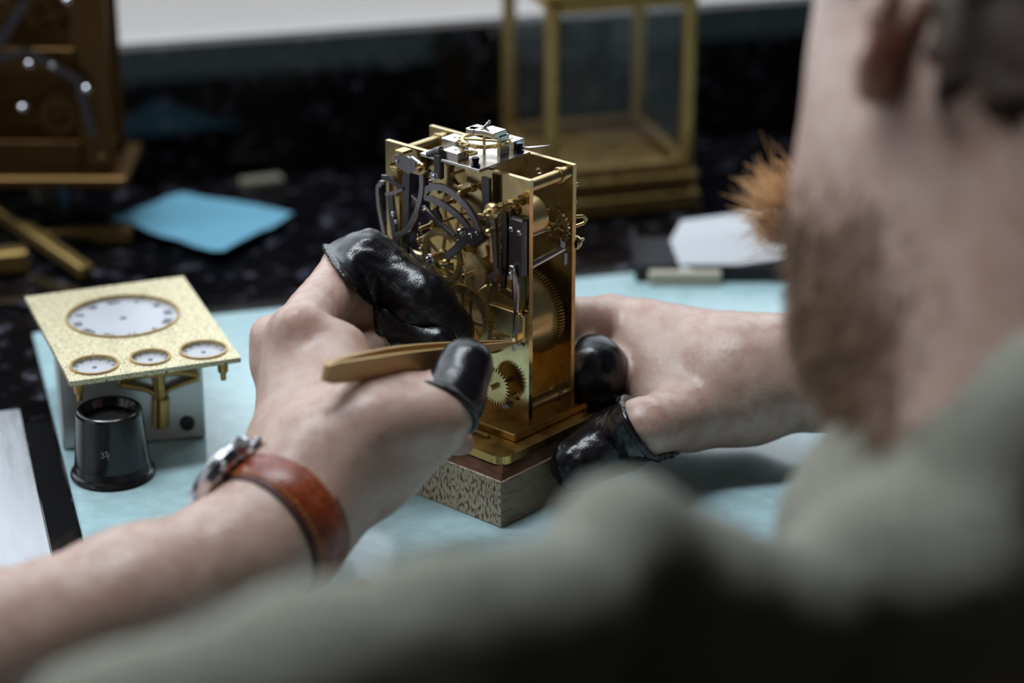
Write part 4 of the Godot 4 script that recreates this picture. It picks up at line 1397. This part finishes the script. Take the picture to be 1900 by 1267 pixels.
func cot(t: Node3D, lists: Array, opening: Array, grow: float, seeded: int, wrinkle: float) -> void:
	var f := Field.new(lists, 0.0011, grow)
	var w := wobble(70.0, seeded, 2)
	w.fractal_type = FastNoiseLite.FRACTAL_RIDGED
	f.rough(w, wrinkle, Vector3(1, 1, 1), 0.006)
	f.cut(opening[0], opening[1], null, 0.0, 0.0015)
	var m := MB.new()
	f.into(m)
	var o := obj("finger_cot", m, mats.latex, t)
	o.set_meta("label", "black rubber finger cot")


# ------------------------------------------------------------------ things on and around the bench
func make_watch() -> void:
	var t := thing("wrist_watch", "steel wrist watch on a brown stitched leather strap", "watch")
	var axis: Vector3 = STRAP[1].normalized()
	var mid: Vector3 = STRAP[0]
	var up: Vector3 = WATCH[1]
	up = (up - axis * up.dot(axis)).normalized()
	var side := axis.cross(up)
	var r: float = STRAP_R[0].x
	var strap := MB.new()
	var edge := MB.new()
	var stitch := MB.new()
	var n := 72
	var rings := []
	var half := 0.0085
	for k in n + 1:
		var a := TAU * k / n
		var d := up * cos(a) + side * sin(a)
		var pts := []
		# padded section across the strap
		for s in [[-1.0, 0.0004], [-0.85, 0.0016], [-0.5, 0.0030], [0.0, 0.0035], [0.5, 0.0030], [0.85, 0.0016], [1.0, 0.0004]]:
			pts.append([mid + axis * s[0] * half + d * (r + 0.0012 + s[1]), (d * 1.0 + axis * s[0] * 0.6).normalized()])
		rings.append(pts)
	for k in n:
		for s in 6:
			strap.tri(rings[k][s][0], rings[k][s + 1][0], rings[k + 1][s + 1][0], rings[k][s][1], rings[k][s + 1][1], rings[k + 1][s + 1][1])
			strap.tri(rings[k][s][0], rings[k + 1][s + 1][0], rings[k + 1][s][0], rings[k][s][1], rings[k + 1][s + 1][1], rings[k + 1][s][1])
	obj("strap", strap, mats.leather, t)
	for s in [-1.0, 1.0]:
		var path := []
		for k in n:
			var a := TAU * k / n
			path.append(mid + axis * s * half + (up * cos(a) + side * sin(a)) * (r + 0.001))
		edge.tube(path, [0.0014], 8, true)
		for k in 60:
			var a := TAU * k / 60.0
			var d := up * cos(a) + side * sin(a)
			var d2 := up * cos(a + 0.06) + side * sin(a + 0.06)
			stitch.tube([mid + axis * s * half * 0.82 + d * (r + 0.0031), mid + axis * s * half * 0.82 + d2 * (r + 0.0031)], [0.00035], 5)
	obj("strap_edge", edge, mats.leather_edge, t)
	obj("stitching", stitch, mats.thread, t).set_meta("kind", "stuff")
	# case
	var c := mid + up * (r + 0.0002)
	var m := MB.new()
	m.lathe(c, up, [Vector2(0, 0), Vector2(0, 0.0140), Vector2(0.0015, 0.0172), Vector2(0.0050, 0.0180), Vector2(0.0072, 0.0172), Vector2(0.0082, 0.0160), Vector2(0.0080, 0.0152), Vector2(0.0070, 0.0150), Vector2(0.0070, 0)], 48)
	m.lathe(c + side * 0.0172 + up * 0.0042, side, [Vector2(0, 0.0018), Vector2(0.001, 0.0024), Vector2(0.0034, 0.0024), Vector2(0.0038, 0.002), Vector2(0.0038, 0)], 16)
	for s in [-1.0, 1.0]:
		for e in [-1.0, 1.0]:
			m.box(c + side * s * 0.0160 + axis * e * 0.0090 + up * 0.0020, Vector3(0.0050, 0.0026, 0.0022), 0.0008, Basis(side, up, axis))
	obj("case", m, mats.bright_steel, t)
	m = MB.new()
	m.lathe(c + up * 0.0071, up, [Vector2(0, 0.0149), Vector2(0.0002, 0.0149), Vector2(0.0002, 0)], 40)
	obj("dial", m, mats.enamel, t)
	m = MB.new()
	m.lathe(c + up * 0.0078, up, [Vector2(0, 0.0151), Vector2(0.0010, 0.0146), Vector2(0.0014, 0.012), Vector2(0.0016, 0)], 40)
	obj("crystal", m, mats.glass, t)
	m = MB.new()
	m.box(c + up * 0.0075 + axis * 0.004, Vector3(0.0008, 0.0002, 0.009), 0.0, Basis(side, up, axis))
	m.box(c + up * 0.0075 + side * 0.003, Vector3(0.0070, 0.0002, 0.0009), 0.0, Basis(side, up, axis))
	obj("hands", m, mats.ink, t)


func make_tweezers() -> void:
	var tip: Vector3 = TWEEZER_TIP[0]
	var end: Vector3 = TWEEZER_TIP[1]
	var t := thing("tweezers", "brass tweezers pinched between black finger cots", "tweezers")
	var w := (tip - end).normalized()
	var f := Vector3(-0.33, 0.21, 0.92)          # the flat of the arms looks back at the worker
	f = (f - w * f.dot(w)).normalized()
	t.transform = Transform3D(Basis(w, f.cross(w), f), end)
	var l := end.distance_to(tip)
	for s in [-1.0, 1.0]:
		var m := MB.new()
		var n := 24
		var pts := []
		for k in n + 1:
			var v := float(k) / n
			var hw := lerpf(0.0040, 0.0046, v / 0.3) if v < 0.3 else lerpf(0.0046, 0.0003, pow((v - 0.3) / 0.7, 1.5))
			if k == 0:
				hw = 0.0030
			var gap: float = s * (0.0004 + 0.0026 * sin(PI * pow(v, 0.8)) * (1.0 if v < 0.9 else 0.9))
			pts.append([v * l, hw, gap, 0.0006])
		for k in n:
			var a: Array = pts[k]
			var b: Array = pts[k + 1]
			for z in [-1.0, 1.0]:
				m.quad(Vector3(a[0], a[1], a[2] + z * a[3]), Vector3(b[0], b[1], b[2] + z * b[3]), Vector3(b[0], -b[1], b[2] + z * b[3]), Vector3(a[0], -a[1], a[2] + z * a[3]), Vector3(0, 0, z))
				m.quad(Vector3(a[0], z * a[1], a[2] - a[3]), Vector3(b[0], z * b[1], b[2] - b[3]), Vector3(b[0], z * b[1], b[2] + b[3]), Vector3(a[0], z * a[1], a[2] + a[3]), Vector3(0, z, 0))
		m.quad(Vector3(0, 0.003, s * 0.0004 - 0.0006), Vector3(0, -0.003, s * 0.0004 - 0.0006), Vector3(0, -0.003, s * 0.0004 + 0.0006), Vector3(0, 0.003, s * 0.0004 + 0.0006), Vector3(-1, 0, 0))
		obj("arm", m, mats.tweezer_brass, t)


func text(parent: Node3D, words: String, size: float, at: Transform3D, material: Material, called := "lettering") -> MeshInstance3D:
	var tm := TextMesh.new()
	var font := SystemFont.new()
	font.font_names = PackedStringArray(["Droid Serif"])
	tm.font = font
	tm.text = words
	tm.font_size = 32
	tm.pixel_size = size / 40.0
	tm.depth = 0.0002
	tm.curve_step = 2.0
	var o := MeshInstance3D.new()
	o.name = called
	o.mesh = tm
	o.material_override = material
	parent.add_child(o, true)
	o.transform = at
	return o


func ring(m: MB, at: Vector3, inner: float, outer: float, y0: float, y1: float, seg := 48) -> void:
	m.lathe(at, Vector3.UP, [Vector2(y0, inner), Vector2(y0, outer), Vector2(y1, outer), Vector2(y1, inner), Vector2(y0, inner)], seg)


func make_dial() -> void:
	# steel box on the mat, and the engraved dial plate lying on it
	var turn := BENCH_TURN - 0.09
	var box := thing("steel_box", "shiny grey metal box with a brass mechanism, under the dial plate", "box")
	box.transform = Transform3D(Basis(Vector3.UP, BENCH_TURN), Vector3.ZERO) * Transform3D(Basis(Vector3.UP, -0.055), Vector3(-0.1464, 0.0006, -0.1190))
	var m := MB.new()
	m.box(Vector3(0, 0.0205, 0), Vector3(0.0605, 0.041, 0.052), 0.0008)
	obj("body", m, mats.box_steel, box)
	m = MB.new()
	var s := Transform3D(Basis(), Vector3(0.0115, 0, 0.0285))
	m.x = s
	m.rod(Vector3(0, 0.010, 0), Vector3(0, 0.0405, 0), 0.0026, 12)
	m.rod(Vector3(-0.0005, 0.008, 0), Vector3(0.0005, 0.022, 0), 0.0036, 12)
	for e in [-1.0, 1.0]:
		m.tube([Vector3(0, 0.033, 0), Vector3(e * 0.008, 0.033, 0.001), Vector3(e * 0.0155, 0.0315, 0.001), Vector3(e * 0.0165, 0.029, 0), Vector3(e * 0.011, 0.0275, 0), Vector3(e * 0.005, 0.0255, 0), Vector3(0, 0.022, 0)], [0.0016, 0.0018, 0.0018, 0.0016, 0.0014, 0.0012, 0.0012], 10)
	m.box(Vector3(0, 0.0335, 0), Vector3(0.012, 0.004, 0.005), 0.0006)
	obj("bracket", m, mats.old_brass, box)
	m = MB.new()
	m.lathe(Vector3(0.0225, 0.0075, 0.0258), Vector3(0, 0, 1), [Vector2(0, 0.0034), Vector2(0.002, 0.003), Vector2(0.002, 0)], 16)
	obj("rubber_stop", m, mats.black_plastic, box)

	var t := thing("dial_plate", "engraved gilt clock dial plate with one large and three small white dials", "clock dial")
	t.transform = Transform3D(Basis(Vector3.UP, BENCH_TURN), Vector3.ZERO) * Transform3D(Basis(Vector3.UP, 0.092), Vector3(-0.1445, 0.0425, -0.1176))
	# plate with its four round openings
	var root := CSGCombiner3D.new()
	root.name = "plate"
	t.add_child(root)
	var sheet := CSGBox3D.new()
	sheet.name = "sheet"
	sheet.size = Vector3(0.0715, 0.0022, 0.1010)
	sheet.position.y = 0.0011
	sheet.material = mats.engraved_brass
	root.add_child(sheet)
	var dials := [[0.0, -0.0125, 0.0238], [-0.0228, 0.0370, 0.0094], [0.0006, 0.0370, 0.0078], [0.0232, 0.0370, 0.0094]]
	for d in dials:
		var k := CSGCylinder3D.new()
		k.name = "opening"
		k.radius = d[2]
		k.height = 0.01
		k.sides = 48
		k.material = mats.engraved_brass
		k.operation = CSGShape3D.OPERATION_SUBTRACTION
		k.position = Vector3(d[0], 0.001, d[1])
		root.add_child(k, true)
	var flat := Basis(Vector3.RIGHT, -PI / 2)
	for i in 4:
		var d: Array = dials[i]
		m = MB.new()
		m.lathe(Vector3(d[0], 0.0004, d[1]), Vector3.UP, [Vector2(0, 0), Vector2(0, d[2] + 0.001), Vector2(0.0004, d[2] + 0.001), Vector2(0.0008, 0)], 48)
		var face := obj("dial_face", m, mats.enamel, t)
		m = MB.new()
		ring(m, Vector3(d[0], 0, d[1]), d[2] - 0.0002, d[2] + 0.0009, 0.0021, 0.0028)
		obj("bezel", m, mats.old_brass, face)
		m = MB.new()
		m.rod(Vector3(d[0], 0.0006, d[1]), Vector3(d[0], 0.0014, d[1]), 0.0016 if i == 0 else 0.0011, 14)
		obj("centre_hole", m, mats.ink, face)
		var marks := ["XII", "I", "II", "III", "IIII", "V", "VI", "VII", "VIII", "IX", "X", "XI"]
		if i == 0:
			for k in 12:
				var a := TAU * k / 12.0
				text(face, marks[k], 0.0052, Transform3D(Basis(Vector3.UP, -a) * flat, Vector3(d[0] + sin(a) * 0.0195, 0.0013, d[1] - cos(a) * 0.0195)), mats.ink, "numeral")
		else:
			for k in 12:
				var a := TAU * k / 12.0
				m = MB.new()
				m.box(Vector3(d[0] + sin(a) * d[2] * 0.82, 0.0012, d[1] - cos(a) * d[2] * 0.82), Vector3(0.0003, 0.0002, 0.0013), 0.0, Basis(Vector3.UP, -a))
				obj("hour_mark", m, mats.ink, face)
	for p in [[-0.031, 0.044], [0.0295, 0.044], [-0.031, -0.044], [0.031, -0.044]]:
		m = MB.new()
		m.lathe(Vector3(p[0], 0.0, p[1]), Vector3.DOWN, [Vector2(0, 0.0024), Vector2(0.0058, 0.0022), Vector2(0.006, 0.0013), Vector2(0.0095, 0.0012), Vector2(0.0095, 0)], 14)
		obj("dial_foot", m, mats.old_brass, t)


func make_loupe() -> void:
	var t := thing("loupe", "black eyepiece loupe with a flared rim, marked 3 1/2, standing on the mat", "loupe", Vector3(-0.1722, 0.0006, -0.0212), BENCH_TURN)
	var m := MB.new()
	m.lathe(Vector3.ZERO, Vector3.UP, [Vector2(0.0, 0.0148), Vector2(0.0, 0.0170), Vector2(0.0010, 0.0176), Vector2(0.0022, 0.0172), Vector2(0.0030, 0.0163), Vector2(0.0060, 0.0156), Vector2(0.0280, 0.0136), Vector2(0.0292, 0.0132), Vector2(0.0296, 0.0126), Vector2(0.0292, 0.0114), Vector2(0.0262, 0.0100), Vector2(0.0235, 0.0098), Vector2(0.0235, 0.0104), Vector2(0.0010, 0.0148), Vector2(0.0, 0.0148)], 64)
	obj("eyepiece", m, mats.black_plastic, t)
	m = MB.new()
	m.lathe(Vector3(0, 0.0236, 0), Vector3.UP, [Vector2(0, 0), Vector2(0, 0.0099), Vector2(0.0012, 0.0099), Vector2(0.0022, 0.0070), Vector2(0.0026, 0.0035), Vector2(0.0027, 0)], 48)
	obj("lens", m, mats.lens_glass, t)
	# the power is moulded in white on the side that faces the worker
	var a := -0.25
	for q in [["3", -0.0015, 0.0003, 0.0034], ["1", 0.0002, 0.0009, 0.0024], ["/", 0.0009, 0.0, 0.0042], ["2", 0.0021, -0.0010, 0.0024]]:
		var ang: float = a + q[1] / 0.0152
		var dd := Vector3(sin(ang), 0, cos(ang))
		text(t, q[0], q[3], Transform3D(Basis(Vector3.UP, ang) * Basis(Vector3.RIGHT, -0.09), dd * 0.01478 + Vector3(0, 0.0146 + q[2], 0)), mats.white_ink)


func make_case() -> void:
	# the clock's glazed brass case: bench x 0.1055..0.178, from -0.319 back to -0.398
	var t := thing("clock_case", "empty brass carriage clock case with glass panes behind the movement", "clock case", Vector3.ZERO, BENCH_TURN)
	var x0 := 0.1035; var x1 := 0.1795; var z0 := -0.3215; var z1 := -0.4050
	var y0 := 0.0245; var y1 := 0.1185
	var cx := (x0 + x1) / 2; var cz := (z0 + z1) / 2
	var m := MB.new()
	var wx := x1 - x0; var wz := z0 - z1
	m.box(Vector3(cx, 0.0052, cz), Vector3(wx + 0.013, 0.0100, wz + 0.013), 0.001)
	m.box(Vector3(cx, 0.0130, cz), Vector3(wx + 0.008, 0.0060, wz + 0.008), 0.0015)
	m.box(Vector3(cx, 0.0185, cz), Vector3(wx + 0.011, 0.0055, wz + 0.011), 0.0015)
	obj("plinth", m, mats.old_brass, t)
	for x in [x0, x1]:
		for z in [z0, z1]:
			m = MB.new()
			m.box(Vector3(x, (0.021 + y1) / 2, z), Vector3(0.0072, y1 - 0.021, 0.0072), 0.0016)
			obj("corner_post", m, mats.old_brass, t)
	for y in [y0, y1 - 0.003]:
		for z in [z0, z1]:
			m = MB.new()
			m.box(Vector3(cx, y, z), Vector3(wx - 0.0072, 0.0056, 0.0058), 0.001)
			obj("rail", m, mats.old_brass, t)
		for x in [x0, x1]:
			m = MB.new()
			m.box(Vector3(x, y, cz), Vector3(0.0058, 0.0056, wz - 0.0072), 0.001)
			obj("rail", m, mats.old_brass, t)
	m = MB.new()
	m.box(Vector3(cx, y1 + 0.003, cz), Vector3(wx + 0.011, 0.006, wz + 0.011), 0.0015)
	obj("top_moulding", m, mats.old_brass, t)
	m = MB.new()
	m.tube([Vector3(cx - 0.026, y1 + 0.005, cz), Vector3(cx - 0.028, y1 + 0.022, cz), Vector3(cx - 0.016, y1 + 0.030, cz), Vector3(cx + 0.016, y1 + 0.030, cz), Vector3(cx + 0.028, y1 + 0.022, cz), Vector3(cx + 0.026, y1 + 0.005, cz)], [0.0028], 12)
	obj("carrying_handle", m, mats.old_brass, t)
	var hh := y1 - y0 - 0.0086
	var yc := (y0 + y1) / 2 - 0.0015
	for z in [z0, z1]:
		slab("pane", Vector3(cx, yc, z), Vector3(wx - 0.0072, hh, 0.0018), mats.glass, 0.0, t)
	for x in [x0, x1]:
		slab("pane", Vector3(x, yc, cz), Vector3(0.0018, hh, wz - 0.0072), mats.glass, 0.0, t)


func make_background() -> void:
	var bench := Transform3D(Basis(Vector3.UP, BENCH_TURN), Vector3.ZERO)
	# folded sheet of blue tissue with a lifted corner
	var m := MB.new()
	var n := 24
	var c := [Vector3(-0.2200, 0, -0.3230), Vector3(-0.1850, 0, -0.3480), Vector3(-0.1235, 0, -0.3360), Vector3(-0.1530, 0, -0.2680)]
	var nz := wobble(18.0, 77, 3)
	var grid := []
	for j in n + 1:
		var row := []
		for i in n + 1:
			var u := float(i) / n
			var v := float(j) / n
			var p: Vector3 = (c[0] as Vector3).lerp(c[1], u).lerp((c[3] as Vector3).lerp(c[2], u), v)
			var lift := 0.0035 + 0.004 * nz.get_noise_2d(p.x * 0.9, p.z * 0.9) + 0.006 * maxf(u - v, 0.0) + 0.004 * maxf(v - u, 0.0)
			row.append(p + Vector3(0, maxf(lift, 0.0008), 0))
		grid.append(row)
	for j in n:
		for i in n:
			var g: Vector3 = (grid[j][i + 1] - grid[j][i]).cross(grid[j + 1][i] - grid[j][i]).normalized()
			if g.y < 0:
				g = -g
			m.quad(grid[j][i], grid[j][i + 1], grid[j + 1][i + 1], grid[j + 1][i], g)
			var dn := Vector3(0, -0.0003, 0)
			m.quad(grid[j][i] + dn, grid[j][i + 1] + dn, grid[j + 1][i + 1] + dn, grid[j + 1][i] + dn, -g)
	tag(obj("tissue_sheet", m, mats.blue_paper), "crumpled sheet of light blue tissue on the granite", "tissue")

	# second clock movement on its holder, far left
	var t := thing("mounted_movement", "dark brass clock movement on a black holder at the left edge", "clock", Vector3(-0.2500, 0.0, -0.3200), 0.0)
	m = MB.new()
	m.lathe(Vector3(0, -0.0012, 0), Vector3.UP, [Vector2(0, 0.0), Vector2(0, 0.034), Vector2(0.004, 0.034), Vector2(0.008, 0.024), Vector2(0.010, 0.012), Vector2(0.030, 0.011), Vector2(0.032, 0.020), Vector2(0.034, 0.020), Vector2(0.034, 0)], 32)
	obj("holder", m, mats.black_plastic, t)
	m = MB.new()
	m.box(Vector3(0, 0.0360, 0), Vector3(0.092, 0.006, 0.060), 0.001)
	obj("base_plate", m, mats.tarnished_brass, t)
	m = MB.new()
	m.box(Vector3(0.0, 0.094, -0.016), Vector3(0.078, 0.110, 0.0024), 0.0003)
	obj("back_plate", m, mats.tarnished_brass, t)
	# the front plate is pierced: two uprights and three cross bars
	m = MB.new()
	m.box(Vector3(-0.031, 0.094, 0.018), Vector3(0.016, 0.110, 0.0024), 0.0003)
	m.box(Vector3(0.030, 0.094, 0.018), Vector3(0.018, 0.110, 0.0024), 0.0003)
	m.box(Vector3(0.0, 0.047, 0.018), Vector3(0.046, 0.016, 0.0024), 0.0003)
	m.box(Vector3(0.0, 0.098, 0.018), Vector3(0.046, 0.012, 0.0024), 0.0003)
	m.box(Vector3(0.0, 0.142, 0.018), Vector3(0.046, 0.014, 0.0024), 0.0003)
	obj("front_plate", m, mats.tarnished_brass, t)
	for p in [[-0.033, 0.046], [0.033, 0.046], [-0.033, 0.143], [0.033, 0.143]]:
		m = MB.new()
		m.rod(Vector3(p[0], p[1], -0.016), Vector3(p[0], p[1], 0.024), 0.0032)
		obj("pillar", m, mats.tarnished_brass, t)
	for w in [[-0.008, 0.078, 0.004, 0.019, 40], [0.010, 0.118, 0.008, 0.014, 32], [-0.014, 0.122, 0.0225, 0.010, 28], [0.012, 0.070, 0.0225, 0.010, 30]]:
		m = MB.new()
		m.gear(Vector2(w[0], w[1]), w[2], w[2] + 0.0016, w[3], w[4], 0.0014, w[3] - 0.004, 4, 0.002)
		obj("wheel", m, mats.tarnished_brass, t)
	for p in [[-0.030, 0.131], [0.0215, 0.131], [0.012, 0.097], [0.028, 0.085], [0.000, 0.098], [-0.005, 0.075]]:
		m = MB.new()
		m.lathe(Vector3(p[0], p[1], 0.0262), Vector3(0, 0, 1), [Vector2(0, 0.0022), Vector2(0.0008, 0.0020), Vector2(0.0015, 0.0014), Vector2(0.0019, 0.0007), Vector2(0.0020, 0)], 14)
		obj("screw", m, mats.bright_steel, t)
	for l in [[[-0.034, 0.07, -0.02, 0.10, 0.0, 0.13], 0.005], [[0.03, 0.06, 0.024, 0.09, 0.0, 0.105, -0.02, 0.10], 0.004]]:
		m = MB.new()
		m.ribbon(v2(l[0]), [l[1]], 0.026, 0.0276)
		obj("lever", m, mats.dark_steel, t)

	# brass bars lying crossed at the left
	bar("brass_rod", "straight brass bar lying flat beside the blue tissue", Vector3(-0.2560, 0.0042, -0.2990), Vector3(-0.2050, 0.0042, -0.3020), 0.0040)
	bar("brass_rod", "slanting brass bar propped across the others, left of the dial plate", Vector3(-0.2860, 0.0150, -0.3240), Vector3(-0.2190, 0.0040, -0.2460), 0.0036)
	bar("brass_rod", "short thick brass bar at the left edge, under the slanting one", Vector3(-0.2880, 0.0060, -0.2500), Vector3(-0.2520, 0.0060, -0.2620), 0.0058)

	# boxed stack of white leaves on the right
	var k := thing("card_box", "shallow black tray holding white cards on the bench behind the mat", "tray", bench * Vector3(0.1680, -0.0012, -0.2340), 0.0)
	m = MB.new()
	m.box(Vector3(0, 0.0025, 0), Vector3(0.088, 0.005, 0.056), 0.0008)
	m.box(Vector3(0, 0.0055, 0.0275), Vector3(0.088, 0.010, 0.002), 0.0006)
	for s in [-1.0, 1.0]:
		m.box(Vector3(s * 0.0435, 0.0055, 0), Vector3(0.002, 0.010, 0.056), 0.0006)
	obj("tray", m, mats.black_cloth, k)
	for i in 10:
		m = MB.new()
		m.box(Vector3(0, 0, 0), Vector3(0.060, 0.0008, 0.020), 0.0002, Basis(Vector3.UP, 0.35) * Basis(Vector3.RIGHT, 0.62))
		var o := obj("card", m, mats.white_card)
		if i > 0:
			o.name = "card_%03d" % i
		tag(o, "white card leaning among others in the black tray near the moustache", "card", "white cards in the black tray")
		o.transform = k.transform
		o.position += Vector3(0.004 + 0.0008 * i, 0.0135, 0.013 - 0.0032 * i)
	m = MB.new()
	m.box(Vector3(-0.020, 0.0050, 0.0312), Vector3(0.036, 0.007, 0.005), 0.0008)
	obj("label_strip", m, mats.beige_card, k)
	# bits by the upstand
	var s := slab("cork_offcut", Vector3.ZERO, Vector3(0.024, 0.006, 0.010), mats.cork, 0.001)
	s.transform = bench * Transform3D(Basis(Vector3.UP, 0.1), Vector3(-0.036, 0.0018, -0.4170))
	tag(s, "small grey-brown offcut lying at the foot of the granite upstand", "offcut")
	s = slab("bone_spatula", Vector3.ZERO, Vector3(0.0045, 0.0014, 0.030), mats.beige_card, 0.0005)
	s.transform = Transform3D(Basis(Vector3.UP, -0.75), Vector3(-0.0720, 0.0012, 0.0850))
	tag(s, "thin pale spatula on the mat below the leather strap", "spatula")


func bar(called: String, label: String, a: Vector3, b: Vector3, r: float) -> void:
	var m := MB.new()
	var f := MB.frame(b - a)
	m.box(Vector3.ZERO, Vector3(r * 2.0, r * 2.0, a.distance_to(b)), r * 0.25, f)
	var o := obj(called, m, mats.old_brass)
	o.position = (a + b) * 0.5
	tag(o, label, "brass bar", "brass bars left of the tissue")
